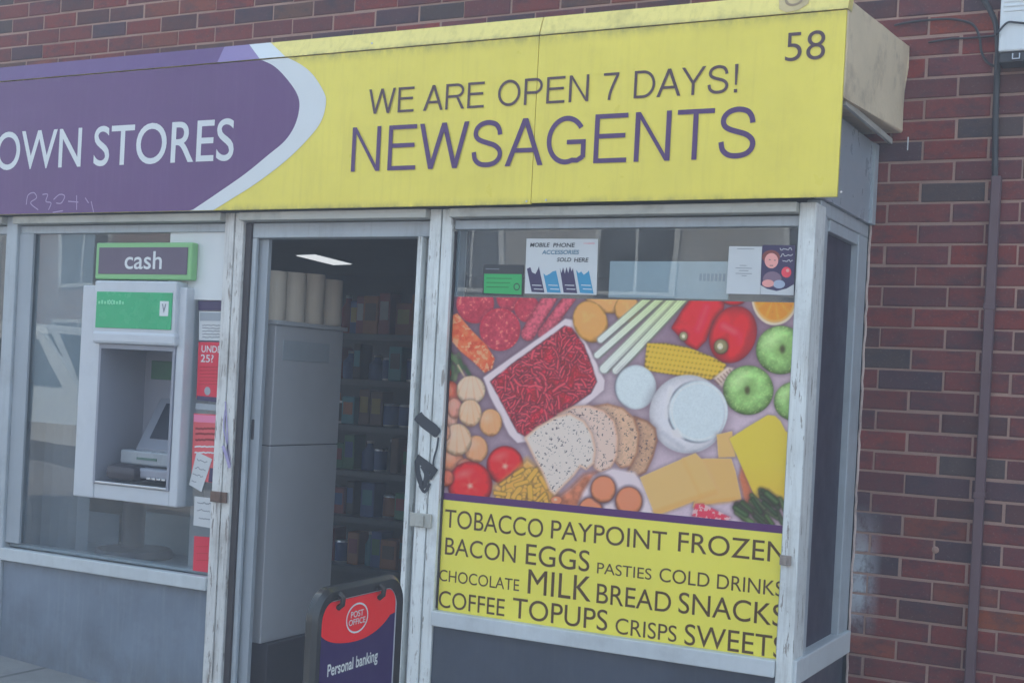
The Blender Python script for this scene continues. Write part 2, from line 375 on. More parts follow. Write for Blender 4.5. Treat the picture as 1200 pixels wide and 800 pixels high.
M['frosted'] = paint('frosted', (0.30, 0.34, 0.38), 0.3, grain=0.06, dirt=(0.25, 0.28, 0.32), dirt_amt=0.08)
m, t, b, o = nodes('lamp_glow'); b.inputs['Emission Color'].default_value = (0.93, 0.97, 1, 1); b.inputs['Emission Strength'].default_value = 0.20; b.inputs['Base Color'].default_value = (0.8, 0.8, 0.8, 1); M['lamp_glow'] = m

def brick_extra(t, c, b):
    v = noise(t, 9, 6, 0.7, lo=0.25, hi=0.75)
    c = mix(t, v, c, mix(t, 0.4, c, (0.09, 0.062, 0.062)))
    c = mix(t, mul(t, noise(t, 7, 5, 0.75, (1, 1, 2), 0.48, 0.66, 3), 0.6), c, (0.035, 0.032, 0.045))
    c = mix(t, mul(t, noise(t, 6, 5, 0.7, (1, 1, 2.5), 0.55, 0.72, 8), 0.4), c, (0.12, 0.055, 0.045))
    c = mix(t, mul(t, noise(t, 60, 4, 0.7, lo=0.5, hi=0.75, seed=2), 0.35), c, (0.05, 0.04, 0.045))
    c = mix(t, mul(t, noise(t, 120, 2, 0.7, lo=0.62, hi=0.7, seed=5), 0.25), c, (0.35, 0.28, 0.26))
    # the whitish bloom beside the window, a stain with a shape of its own
    tc = N(t, 'ShaderNodeTexCoord'); sp = N(t, 'ShaderNodeSeparateXYZ'); t.links.new(tc.outputs['Object'], sp.inputs[0])
    def band(out, lo0, lo1, hi0, hi1):
        a = N(t, 'ShaderNodeMapRange'); a.inputs[1].default_value = lo0; a.inputs[2].default_value = lo1; t.links.new(out, a.inputs[0])
        d = N(t, 'ShaderNodeMapRange'); d.inputs[1].default_value = hi0; d.inputs[2].default_value = hi1; d.inputs[3].default_value = 1; d.inputs[4].default_value = 0; t.links.new(out, d.inputs[0])
        return mul(t, a.outputs[0], d.outputs[0])
    k = mul(t, band(sp.outputs[0], -0.062, -0.050, -0.02, 0.05), band(sp.outputs[2], ZO-1.50, ZO-1.34, ZO-1.22, ZO-1.00))
    k = mul(t, k, noise(t, 16, 8, 0.8, (1, 1, 0.6), lo=0.34, hi=0.52, seed=7))
    c = mix(t, mul(t, k, 0.95), c, (0.46, 0.49, 0.52))
    bn = N(t, 'ShaderNodeBump'); bn.inputs['Strength'].default_value = 0.35; bn.inputs['Distance'].default_value = 0.004
    t.links.new(noise(t, 130, 5, 0.7, lo=0, hi=1), bn.inputs['Height']); t.links.new(bn.outputs[0], b.inputs['Normal'])
    return c
M['brick'] = attr_mat('brick', 0.8, 0.25, brick_extra)
M['mortar'] = paint('mortar', A(138, 124, 124), 0.9, grain=0.12, dirt=A(110, 95, 98), dirt_amt=0.5, bump=0.5, bscale=120)
M['print_food'] = attr_mat('print_food', 0.38, 0.35)
M['goods'] = None

# ------------------------------------------------------------------ ground
def ground_z(x): return -0.05*(x+1.5)
def slab(bm, x0, x1, y0, y1, dz):
    vs = [bm.verts.new((x, y, ground_z(x)+dz)) for x, y in ((x0, y0), (x1, y0), (x1, y1), (x0, y1))]
    bm.faces.new(vs); return bm
def paving(name, col, joint=0.012, sx=0.6, sy=0.6):
    m, t, b, o = nodes(name)
    tc = N(t, 'ShaderNodeTexCoord'); br = N(t, 'ShaderNodeTexBrick')
    br.inputs['Scale'].default_value = 1; br.inputs['Brick Width'].default_value = sx; br.inputs['Row Height'].default_value = sy
    br.inputs['Mortar Size'].default_value = joint; br.inputs['Mortar Smooth'].default_value = 0.2
    br.inputs['Color1'].default_value = (*[v*0.9 for v in col], 1); br.inputs['Color2'].default_value = (*[v*1.1 for v in col], 1); br.inputs['Mortar'].default_value = (*[v*0.4 for v in col], 1)
    t.links.new(tc.outputs['Object'], br.inputs[0])
    c = mix(t, mul(t, noise(t, 4, 8, 0.7, lo=0.45, hi=0.75), 0.6), br.outputs[0], tuple(v*0.55 for v in col))
    t.links.new(c, b.inputs['Base Color']); b.inputs['Roughness'].default_value = 0.85
    bn = N(t, 'ShaderNodeBump'); bn.inputs['Strength'].default_value = 0.4; bn.inputs['Distance'].default_value = 0.01
    t.links.new(noise(t, 70, 6, lo=0, hi=1), bn.inputs['Height']); t.links.new(bn.outputs[0], b.inputs['Normal']); return m
M['ground'] = paint('ground', (0.13, 0.13, 0.12), 0.9, grain=0.2)
M['pavement'] = paving('pavement', (0.27, 0.26, 0.25))
M['asphalt'] = paint('asphalt', (0.055, 0.055, 0.058), 0.85, grain=0.2, bump=0.5, bscale=150)
M['kerb'] = paint('kerb', (0.30, 0.29, 0.28), 0.8, grain=0.15, bump=0.3)
tag(obj('ground', slab(NB(), -200, 200, -200, 200, -0.16), M['ground']), kind='structure')
bm = NB()
for x0, x1 in ((-14, 14),):
    v = [bm.verts.new((x, y, ground_z(x)+z)) for x in (x0, x1) for y, z in ((-6.0, -0.14), (-6.0, 0), (0.2, 0), (0.2, -0.14))]
    bm.faces.new((v[1], v[5], v[6], v[2])); bm.faces.new((v[0], v[4], v[5], v[1]))
tag(obj('pavement', bm, M['pavement']), kind='structure')
bm = NB()
v = [bm.verts.new((x, y, ground_z(x)+z)) for x in (-14, 14) for y, z in ((-6.13, -0.145), (-6.13, 0.0), (-6.003, 0.0), (-6.003, -0.145))]
bm.faces.new((v[1], v[5], v[6], v[2])); bm.faces.new((v[0], v[4], v[5], v[1]))
tag(obj('kerb', bm, M['kerb']), kind='structure')
tag(obj('road', slab(NB(), -60, 60, -13, -6.13, -0.13), M['asphalt']), kind='structure')
bm = NB()
slab(bm, -60, 60, -16, -13.0, 0.0)
tag(obj('far_pavement', bm, M['pavement']), kind='structure')

# ------------------------------------------------------------------ brick wall
random.seed(11)
BW, BH = 0.225, 0.0739
OX0, OX1, OZ = -6.6, -0.058, ZO+0.30        # the shop opening in the brickwork
wall = thing('brick_wall', (0, 0.15, 0), 'red and dark brown brick wall behind and beside the yellow shopfront', 'wall')
bm = NB()
box(bm, OX1, 5.0, 0.004, 0.33, -0.4, 6.8); box(bm, -9, OX0, 0.004, 0.33, 0.0, 6.8); box(bm, OX0, OX1, 0.004, 0.33, OZ, 6.8)
obj('mortar', bm, M['mortar'], wall)
pal = [((104, 66, 72), 30), ((96, 66, 76), 26), ((112, 64, 68), 14), ((84, 66, 74), 12), ((78, 68, 82), 9), ((74, 72, 80), 5), ((112, 72, 70), 6), ((92, 76, 76), 8)]
cols = [A(*c) for c, k in pal]; wts = [k for c, k in pal]
V, F, T = [], [], []
j = 0.0043
for k in range(-32, 62):
    zc = ZO + (k+0.5)*BH
    z0, z1 = zc-BH/2+j, zc+BH/2-j
    off = 0.0 if k % 2 == 0 else 0.5
    for i in range(-42, 24):
        x0, x1 = (i+off)*BW+j, (i+1+off)*BW-j
        if z0 < OZ-0.02 and x1 > OX0 and x0 < OX1:
            if x0 < OX1 < x1-0.02: x0 = OX1
            elif x0 < OX0-0.02: x1 = OX0
            else: continue
        if z1 > OZ and z0 < OZ: z0 = max(z0, OZ-0.03)
        if z1 < ground_z((x0+x1)/2)-0.1 or x0 < -9 or x1 > 5: continue
        c = random.choices(cols, wts)[0]; q = random.uniform(0.84, 1.16); g_ = 0.35*c[0]+0.45*c[1]+0.2*c[2]; c = tuple((v*0.90+g_*0.10*(1.06, 1.0, 0.96)[n_])*q*1.12*(1.04, 1.0, 0.94)[n_] for n_, v in enumerate(c))
        if k in (9,) and 0.0 < x0 < 0.15: c = A(126, 72, 68)  # redder brick colour stands in for a small patch of sun
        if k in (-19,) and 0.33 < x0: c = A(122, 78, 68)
        dx = [random.uniform(-0.0022, 0.0022) for _ in range(6)]; e = random.uniform(0.0022, 0.0045); d = random.uniform(-0.0015, 0.0018); sk = [random.uniform(-0.0012, 0.0012) for _ in range(4)]
        a = len(V)
        X0, X1, Z0, Z1 = x0+dx[0], x1+dx[1], z0+dx[2], z1+dx[3]
        V += [(X0, 0.006, Z0), (X1, 0.006, Z0), (X1, 0.006, Z1), (X0, 0.006, Z1),
              (X0, d+0.002, Z0), (X1, d+0.002, Z0), (X1, d+0.002, Z1), (X0, d+0.002, Z1),
              (X0+e, d, Z0+e+sk[0]), (X1-e, d, Z0+e+sk[1]), (X1-e, d, Z1-e+sk[2]), (X0+e, d, Z1-e+sk[3])]
        for s in (0, 4):
            for n in range(4): F.append((a+s+n, a+s+(n+1) % 4, a+s+4+(n+1) % 4, a+s+4+n))
        F.append((a+8, a+9, a+10, a+11)); T += [c]*12
me = bpy.data.meshes.new('brickwork'); me.from_pydata(V, [], F)
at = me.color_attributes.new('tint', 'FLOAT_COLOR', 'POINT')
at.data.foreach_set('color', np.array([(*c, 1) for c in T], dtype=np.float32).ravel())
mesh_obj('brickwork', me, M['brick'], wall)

# ------------------------------------------------------------------ canopy box and fascia sign
FY = -0.779
canopy = thing('canopy', (-2.6, -0.36, OZ), 'stained beige rendered canopy box over the shopfront with its bare end facing right', 'canopy')
bm = NB(); box(bm, -6.6, 0.022, -0.765, -0.004, ZO+0.303, ZO+0.60, 0.006)
bmesh.ops.subdivide_edges(bm, edges=[e for e in bm.edges if e.calc_length() > 0.25], cuts=3)
for v in bm.verts:                               # the render is hand-worked and the end leans out towards the wall
    q_ = (v.co.y+0.765)/0.76
    if v.co.x > 0: v.co.x += 0.024*q_ + random.uniform(-0.002, 0.002) + (0.006 if v.co.z > ZO+0.5 else -0.002)*q_
    v.co.z += random.uniform(-0.002, 0.002) + (0.034*q_ if v.co.z > ZO+0.5 else -0.012+0.034*q_)
obj('canopy_box', bm, M['plaster'], canopy)
bm = NB(); box(bm, 0.0, 0.012, -0.70, -0.02, ZO+0.283, ZO+0.302); obj('edge_trim', bm, M['dirty_rail'], canopy)

sign = thing('shop_sign', (-2.6, FY, ZO), 'long yellow and purple fascia sign above the shop reading NEWSAGENTS', 'shop sign')
zb, zt = ZO-0.020, ZO+0.558
SEAM = P(627, 140, FY).x
def sheet(bm, x0, x1, z0, z1, y0, y1, b=0.0015): return box(bm, x0, x1, y0, y1, z0, z1, b)
obj('panel', sheet(NB(), SEAM+0.0012, 0.020, zb+0.004, zt, FY, FY+0.012), M['yellow'], sign)
obj('panel', sheet(NB(), -6.6, SEAM-0.0012, zb, zt, FY+0.0006, FY+0.012), M['yellow'], sign)
def cap(x0, x1):
    bm = NB(); y0, y1, z0, z1 = FY-0.004, FY+0.022, zt+0.003, ZO+0.628
    v = [bm.verts.new((x, y, z)) for x in (x0, x1) for y, z in ((y0, z0), (y1, z1), (y1+0.05, z1+0.003), (y0+0.05, z0))]
    for q in ((0, 1, 5, 4), (1, 2, 6, 5), (2, 3, 7, 6), (3, 0, 4, 7), (0, 3, 2, 1), (4, 5, 6, 7)): bm.faces.new([v[i] for i in q])
    return bm
CS = P(633, 34, FY).x
obj('cap_strip', cap(CS+0.002, 0.024), M['yellow_cap'], sign)
obj('cap_strip', cap(-6.6, CS-0.002), M['yellow_cap'], sign)
pin = smooth_curve([(305, 70), (320, 77), (333, 89), (347, 108), (351, 124), (346, 146), (334, 165), (314, 182), (287, 204), (254, 227), (222, 248.5)], 5)
pout = smooth_curve([(335, 67), (351, 75), (366, 87), (379, 107), (382, 121), (376, 143), (359, 165), (333, 190), (300, 215), (270, 234), (247, 248.3)], 5)
def w2(p): q = P(p[0], p[1], FY-0.001); return (q.x, min(max(q.z, zb+0.001), zt-0.001))
A1 = [w2(p) for p in pin]; A2 = [w2(p) for p in pout]
A1[0] = (A1[0][0], zt-0.001); A2[0] = (A2[0][0], zt-0.001); A1[-1] = (A1[-1][0], zb+0.001); A2[-1] = (A2[-1][0], zb+0.001)
flat('purple_field', poly(NB(), [(-6.6, zt-0.001)] + [(-6.6, zb+0.001)] + A1[::-1], FY-0.0012), M['purple'], sign)
bm = NB()
va = [bm.verts.new((x, FY-0.0012, z)) for x, z in A1]; vb = [bm.verts.new((x, FY-0.0012, z)) for x, z in A2]
for i in range(len(va)-1): bm.faces.new((va[i], va[i+1], vb[i+1], vb[i]))
flat('white_swoosh', bm, M['white_print'], sign)
# the same colours carried over the sloping cap
def capq(bm, xa, xb, xc, xd):                    # bottom xa..xb, top xd..xc
    y0, y1, z0, z1 = FY-0.0052, FY+0.0208, zt+0.0035, ZO+0.6285
    bm.faces.new([bm.verts.new(p) for p in ((xa, y0, z0), (xb, y0, z0), (xc, y1, z1), (xd, y1, z1))]); return bm
xw0, xw1 = A1[0][0], A2[0][0]; xt0, xt1 = P(288, 52, FY).x, P(313, 50, FY).x; xp = P(256, 66, FY).x
flat('purple_field', capq(NB(), -6.6, xp, xp+0.01, -6.6), M['purple'], sign)
flat('purple_patch', capq(NB(), xp, xw0, xt0, xp+0.01), M['purple_pale'], sign)
flat('white_swoosh', capq(NB(), xw0, xw1, xt1, xt0), M['white_print'], sign)
FL = onY(FY-0.0024)
def word(bm, s, a, b, ztop, zbot, Y, f, off=0.0, fn=text, **kw):         # a, b = left and right survey points of the word
    x0, x1 = P(a[0], a[1], Y).x, P(b[0], b[1], Y).x
    fn(bm, s, x0, x1, zbot, ztop, f, off, **kw)
def zz(x, y, Y): return P(x, y, Y).z
z1, z0 = zz(275, 138.5, FY), zz(275, 188.5, FY)
bm = NB(); word(bm, 'OWN', (-4, 170), (96, 170), z1, z0, FY, FL, 0.006); word(bm, 'STORES', (111, 165), (275, 160), z1, z0, FY, FL, 0.006)
flat('lettering', bm, M['white_print'], sign)
z1, z0 = zz(440, 105.5, FY), zz(440, 134.5, FY); z1b, z0b = zz(860, 75, FY), zz(860, 108, FY); z1, z0 = (z1+z1b)/2, (z0+z0b)/2
bm = NB()
for s, a, b in (('WE', 433, 486), ('ARE', 497, 568), ('OPEN', 584, 690), ('7', 707, 725), ('DAYS!', 743, 864)):
    word(bm, s, (a, 110), (b, 110), z1, z0, FY, FL, 0.0098, fn=grotesque)
flat('lettering', bm, M['brown_text'], sign)
z1, z0 = (zz(413, 150.5, FY)+zz(880, 124, FY))/2, (zz(413, 202, FY)+zz(880, 184.5, FY))/2
bm = NB(); word(bm, 'NEWSAGENTS', (413, 170), (887, 155), z1, z0, FY, FL, 0.0172, fn=grotesque)
flat('lettering', bm, M['purple_text'], sign)
z1, z0 = zz(945, 37, FY), zz(945, 71, FY)
bm = NB(); word(bm, '58', (921, 52), (967.5, 52), z1, z0, FY, FL, -0.006)
flat('house_number', bm, M['brown_text'], sign)
# torn sticker on the cap
y0, y1, za, zc_ = FY-0.0056, FY+0.0202, zt+0.004, ZO+0.6288
def onCap(u, v): q = (v-za)/(zc_-za); return (u, y0+(y1-y0)*q, v)
sx = P(930, 4, FY).x
bm = NB(); bm.faces.new([bm.verts.new(onCap(sx+a, v)) for a, v in ((-0.055, zc_), (-0.045, zt+0.02), (-0.02, zt+0.006), (0.02, zt+0.012), (0.045, zt+0.03), (0.05, zc_))])
st = flat('torn_sticker', bm, paint('sticker', A(170, 165, 135), 0.7, dirt=A(135, 128, 115), dirt_amt=0.8), sign)
def ring_pts(cx, cz, rx, rz, n=24): return [(cx+rx*math.cos(2*math.pi*k/n), cz+rz*math.sin(2*math.pi*k/n)) for k in range(n+1)]
bm = NB(); ribbon(bm, [(u, min(v, zc_-0.001)) for u, v in ring_pts(sx-0.002, zt+0.052, 0.026, 0.022)], 0.004, lambda u, v: Vector(onCap(u, v))+Vector((0, -0.001, 0)))
flat('sticker_ring', bm, paint('sticker_ring', A(130, 122, 110), 0.7), st)
for x, y in ((617, 236), (640, 234.5), (436, 51), (986, 225)):
    q = P(x, y, FY); bm = NB(); lathe(bm, [(0.004, 0), (0.003, 0.0015)], 0, 0, 10)
    bm.transform(Matrix.Translation((q.x, FY-0.0008, q.z)) @ Matrix.Rotation(math.radians(90), 4, 'X')); obj('screw', bm, M['steel'], sign)
# scratched tag at the lower left of the purple
bm = NB()
for L in ([(31, 240), (33, 229), (40, 226), (43, 232), (36, 238), (45, 246)], [(50, 228), (56, 228), (54, 236), (60, 238), (57, 246)], [(63, 234), (70, 228), (76, 230), (72, 238), (66, 238)], [(80, 236), (92, 237)], [(90, 229), (90, 246)], [(100, 232), (104, 238)], [(107, 236), (110, 249)], [(62, 249), (74, 247)]):
    ribbon(bm, [w2(p) for p in smooth_curve(L, 5)], 0.0022, onY(FY-0.002))
flat('scratched_tag', bm, M['pen_pale'], sign)

# ------------------------------------------------------------------ shopfront
front = thing('shopfront', (-1.9, -DF, 0), 'white wooden shopfront with two display windows, open doorway and side return under the sign', 'shopfront')
def Z(v): return ZO+v
PA0, PA1, PB0, PB1, PC0, PC1 = -2.425, -2.335, -1.474, -1.380, -0.112, -0.058
YB = -0.60
def post(x0, x1, m, split=None):
    bm = NB(); g = ground_z((x0+x1)/2)-0.02
    if split: box(bm, x0, split-0.002, -DF, YB, g, Z(-0.022), 0.003); box(bm, split+0.002, x1, -DF+0.004, YB, g, Z(-0.022), 0.003)
    else: box(bm, x0, x1, -DF, YB, g, Z(-0.022), 0.004)
    return obj('post', bm, m, front)
postA = post(PA0, PA1, M['worn_wood'], -2.378)
postB = post(PB0, PB1, M['white_wood'], -1.426)
postC = post(PC0, PC1, M['white_wood'])
postD = post(-3.652, -3.585, M['grey_frame'])
post(-5.2, -5.12, M['grey_frame'])
# head rails
for x0, x1 in ((-5.12, -3.652), (-3.585, PA0), (PA1, PB0), (PB1, PC0)):
    bm = NB(); box(bm, x0+0.001, x1-0.001, -DF-0.030, YB, Z(-0.056), Z(-0.024), 0.003); obj('head_rail', bm, M['dirty_rail'], front)
def window(x0, x1, zt_, zb_, fw, mf, Y=-0.70, hole=None):
    bm = NB()
    box(bm, x0+0.001, x1-0.001, Y, -0.63, zt_-fw, zt_-0.0005, 0.003); box(bm, x0+0.001, x1-0.001, -0.677, -0.63, zb_+0.0005, zb_+fw*0.4, 0.002)
    box(bm, x0+0.001, x0+fw*0.35, -0.677, -0.63, zb_+fw*0.4, zt_-fw, 0.002); box(bm, x1-fw*0.2, x1-0.001, Y+0.001, -0.63, zb_+fw*0.4, zt_-fw, 0.002)
    wn = obj('window_frame', bm, mf, front)
    bm = NB(); a0, a1, b0, b1 = x0+0.002, x1-fw*0.21, zb_+0.002, zt_-fw-0.001
    if hole:
        h0, h1, g0, g1 = hole
        L = [[bm.verts.new((x, y, z)) for x, z in q] for y in (-0.684, -0.678) for q in (((a0, b0), (a1, b0), (a1, b1), (a0, b1)), ((h0, g0), (h1, g0), (h1, g1), (h0, g1)))]
        for p_, q_ in ((L[0], L[1]), (L[1], L[3]), (L[3], L[2]), (L[2], L[0])):
            for k in range(4): bm.faces.new((p_[k], p_[(k+1) % 4], q_[(k+1) % 4], q_[k]))
    else: box(bm, a0, a1, -0.684, -0.678, b0, b1)
    obj('pane', bm, M['glass'], wn)
    return wn
SILL_T, SILL_B = Z(-1.468), Z(-1.524)
window(PB1, PC0, Z(-0.060), SILL_T, 0.034, M['grey_frame'])
wl = window(-3.585, PA0, Z(-0.060), SILL_T, 0.034, M['grey_frame'], hole=(P(103, 400, -0.684).x, P(212, 400, -0.684).x, P(150, 580, -0.684).z, P(160, 350, -0.684).z))
window(-5.12, -3.652, Z(-0.060), SILL_T, 0.034, M['grey_frame'])
bm = NB(); box(bm, PB1+0.0005, PB1+0.0055, -0.698, -0.686, SILL_T+0.004, Z(-0.1)); obj('dark_bead', bm, M['dark_bead'], front)
bm = NB(); box(bm, PB0+0.002, PB1-0.002, -0.60, -0.59, 0, Z(-0.03)); obj('post_backing', bm, M['dark_bead'], front)
bm = NB(); box(bm, PA1, PA1+0.027, -0.70, -0.60, ground_z(-2.3), Z(-0.06), 0.002); obj('rebate', bm, M['dark_bead'], front)
for x0, x1 in ((-5.12, -3.652), (-3.585, PA0), (PB1, PC0)):
    bm = NB(); box(bm, x0+0.001, x1-0.001, -DF-0.012, -0.692, SILL_B, SILL_T-0.002, 0.004); box(bm, x0+0.001, x1-0.001, -0.6915, -0.62, SILL_B, SILL_T-0.016); obj('sill', bm, M['sill'], front)
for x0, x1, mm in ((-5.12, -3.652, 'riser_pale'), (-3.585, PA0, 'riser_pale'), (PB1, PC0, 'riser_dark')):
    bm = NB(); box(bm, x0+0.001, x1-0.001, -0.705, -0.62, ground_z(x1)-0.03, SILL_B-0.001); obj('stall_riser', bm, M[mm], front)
bm = NB(); box(bm, -3.585+0.001, -3.50, -0.704, -0.69, SILL_T+0.02, Z(-0.094), 0.002); obj('inner_stile', bm, M['board_grey'], front)
# door frame
bm = NB()
box(bm, PA1+0.028, PB0-0.002, -0.69, -0.62, Z(-0.118), Z(-0.0605), 0.003)
box(bm, PA1+0.028, PA1+0.050, -0.690, -0.672, ground_z(-2.3), Z(-0.1185), 0.003)
df = obj('door_frame', bm, M['grey_frame'], front)
bm = NB(); box(bm, -1.534, -1.514, -0.70, -0.655, ground_z(-1.5), Z(-0.1185), 0.002); obj('door_track', bm, M['white_wood'], df)
bm = NB(); box(bm, -1.506, -1.480, -0.672, -0.62, ground_z(-1.5), Z(-0.1185), 0.002); obj('jamb', bm, M['sill'], df)
bm = NB(); box(bm, PA1+0.040, PA1+0.088, -0.662, -0.640, ground_z(-2.3)+0.01, Z(-0.12), 0.002); dl = obj('door_stile', bm, M['board_grey'], df)
q = P(297, 500, -0.66); bm = NB(); box(bm, q.x-0.006, q.x+0.006, -0.666, -0.6615, q.z-0.05, q.z+0.03, 0.002); obj('keyhole_plate', bm, M['ink'], dl)
bm = NB(); box(bm, PA1+0.05, PB0, -0.70, -0.2, ground_z(-1.9)-0.02, ground_z(-1.9)+0.04, 0.004); obj('threshold', bm, M['kerb'], front)
# side return: the narrow window between the corner post and the brick wall
bm = NB()
XS = PC1
box(bm, XS-0.05, XS-0.004, -0.655, -0.565, SILL_B, Z(-0.022), 0.004); box(bm, XS-0.045, XS-0.012, -0.56, -0.52, SILL_B, Z(-0.05), 0.003)
box(bm, XS-0.045, XS-0.002, -0.135, -0.004, SILL_B, Z(-0.05), 0.004)
box(bm, XS-0.048, XS-0.001, -0.66, -0.004, Z(-0.05), Z(-0.005), 0.004)
box(bm, XS-0.046, XS-0.006, -0.52, -0.136, Z(-0.09), Z(-0.0505), 0.003)
sw = obj('side_window_frame', bm, M['grey_frame'], front)
bm = NB(); box(bm, XS-0.034, XS-0.028, -0.52, -0.136, SILL_B+0.06, Z(-0.09)); obj('dark_pane', bm, paint('dark_pane', A(63, 68, 86), 0.45, spec=0.2, grain=0.06), sw)
bm = NB(); box(bm, XS-0.05, XS+0.012, -0.71, -0.006, SILL_B-0.02, SILL_B+0.06, 0.004); obj('sill', bm, M['sill'], sw)
bm = NB(); box(bm, XS-0.05, XS-0.012, -0.715, -0.006, ground_z(0)-0.03, SILL_B-0.021); obj('stall_riser', bm, M['riser_dark'], front)
bm = NB(); box(bm, XS-0.02, XS+0.012, -0.70, -0.03, Z(-0.004), Z(0.283)); obj('transom_panel', bm, M['frosted'], front)
bm = NB(); box(bm, XS-0.03, XS+0.022, -0.06, -0.005, Z(-0.004), Z(0.283), 0.002); obj('transom_trim', bm, M['grey_frame'], front)
bm = NB(); box(bm, XS-0.03, XS+0.02, -0.74, -0.70, Z(-0.004), Z(0.283), 0.002); obj('transom_trim', bm, M['grey_frame'], front)
# rusty brackets on the posts
def bracket(x, y, w_, h_, par, mm='rust'):
    q = P(x, y, -DF); bm = NB(); box(bm, q.x-w_/2, q.x+w_/2, -DF-0.010, -DF-0.0015, q.z-h_/2, q.z+h_/2, 0.002)
    box(bm, q.x-w_*0.15, q.x+w_*0.2, -DF-0.020, -DF-0.0105, q.z-h_*0.45, q.z+h_*0.4, 0.003)
    k = obj('bracket', bm, M[mm], par)
    return k
bracket(257.5, 582, 0.082, 0.042, postA); bracket(494, 609, 0.09, 0.05, postB, 'dirty_rail'); bracket(921, 656, 0.036, 0.032, postC, 'rust_pale')
def strokes(name, L, m, par, Y=-DF-0.0012):
    bm = NB()
    for i, (pts, hw) in enumerate(L):
        ribbon(bm, [(P(*p, Y).x, P(*p, Y).z) for p in smooth_curve(pts, 4)], hw, onY(Y-0.0004*i))
    return flat(name, bm, m, par)
strokes('graffiti', [([(489, 486), (493, 491), (500, 497), (508, 503), (514, 509)], [0.008, 0.021, 0.021, 0.02, 0.021, 0.02, 0.021, 0.021, 0.021, 0.021, 0.021, 0.021, 0.021, 0.02, 0.02, 0.018, 0.012]), ([(488, 536), (495, 541), (503, 547), (511, 554)], 0.015), ([(489, 540), (490, 555), (496, 570), (500, 556), (495, 545)], 0.011),
                     ([(514, 512), (512, 525), (508, 541), (509, 556)], 0.004), ([(498, 552), (505, 560), (507, 548)], 0.007), ([(492, 568), (498, 576), (504, 566)], 0.006)], M['spray_black'], postB)
strokes('pen_scribble', [([(264, 470), (266, 500), (267, 530), (270, 545), (266, 520), (262, 500), (264, 480)], 0.0035), ([(261, 522), (266, 536), (269, 548)], 0.007)], M['pen_violet'], postA)

# ------------------------------------------------------------------ inside of the shop
FLZ, CEZ = Z(-1.98), Z(0.30)
IX0, IX1, IY1 = -7.2, -0.10, 5.6
room = thing('shop_interior', (-3.6, 2.4, FLZ), 'dim shop room seen through the open doorway', 'room')
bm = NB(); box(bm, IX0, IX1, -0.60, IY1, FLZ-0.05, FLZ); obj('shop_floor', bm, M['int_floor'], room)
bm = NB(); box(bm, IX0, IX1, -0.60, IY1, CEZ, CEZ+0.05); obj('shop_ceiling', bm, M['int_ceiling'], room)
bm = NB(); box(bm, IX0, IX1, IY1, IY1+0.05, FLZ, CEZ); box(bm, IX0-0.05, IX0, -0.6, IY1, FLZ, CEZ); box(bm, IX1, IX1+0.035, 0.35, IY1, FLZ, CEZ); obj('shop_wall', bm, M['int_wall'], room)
bm = NB()
c0 = Vector((-5.42, 4.10, CEZ-0.012)); a = Vector((-0.075, 0.36, 0)); b_ = Vector((0.112, -0.028, 0))
def slabq(bm, c0, a, b_, h):
    v = [bm.verts.new(c0+sa*a+sb*b_+Vector((0, 0, z))) for z in (0, h) for sa, sb in ((-1, -1), (1, -1), (1, 1), (-1, 1))]
    for q in ((0, 1, 2, 3), (4, 5, 6, 7), (0, 1, 5, 4), (1, 2, 6, 5), (2, 3, 7, 6), (3, 0, 4, 7)): bm.faces.new([v[i] for i in q])
    return bm
lamp = thing('ceiling_light', c0, 'bright white rectangular ceiling light inside the dim shop', 'ceiling light')
obj('diffuser', slabq(NB(), c0, a, b_, 0.004), M['lamp_glow'], lamp)
obj('frame', slabq(NB(), c0+Vector((0, 0, 0.005)), a*1.04, b_*1.08, 0.006), M['meter_white'], lamp)

# tall cabinet just inside the door, its side facing the doorway
CX1 = -2.262
ct, cb = Z(-0.452), Z(-1.735)
cab = thing('cabinet', (-2.45, -0.36, FLZ), 'tall pale grey metal cabinet just inside the doorway with a joint across its side', 'cabinet')
bm = NB(); zj = P(400, 520, 0).z; zj = PX(400, 520, CX1).z
box(bm, -2.66, CX1, -0.57, -0.10, zj+0.002, ct, 0.004); box(bm, -2.66, CX1, -0.57, -0.10, cb, zj-0.002, 0.004)
obj('carcass', bm, M['cabinet'], cab)
bm = NB(); box(bm, -2.655, CX1-0.01, -0.56, -0.105, zj-0.0019, zj+0.0019); obj('joint', bm, M['atm_dark'], cab)
bm = NB(); box(bm, -2.655, CX1+0.004, -0.555, -0.11, ct-0.115, ct-0.07) if False else box(bm, CX1+0.0003, CX1+0.003, -0.52, -0.2, ct-0.14, ct-0.06, 0.001); obj('side_label_plate', bm, M['board_grey'], cab)
bm = NB(); box(bm, -2.64, CX1+0.03, -0.56, -0.09, FLZ, cb-0.001, 0.003); obj('plinth', bm, M['atm_dark'], cab)
bm = NB(); box(bm, -2.67, CX1+0.012, -0.58, -0.085, ct+0.0005, ct+0.018, 0.003); obj('top_board', bm, M['cabinet'], cab)
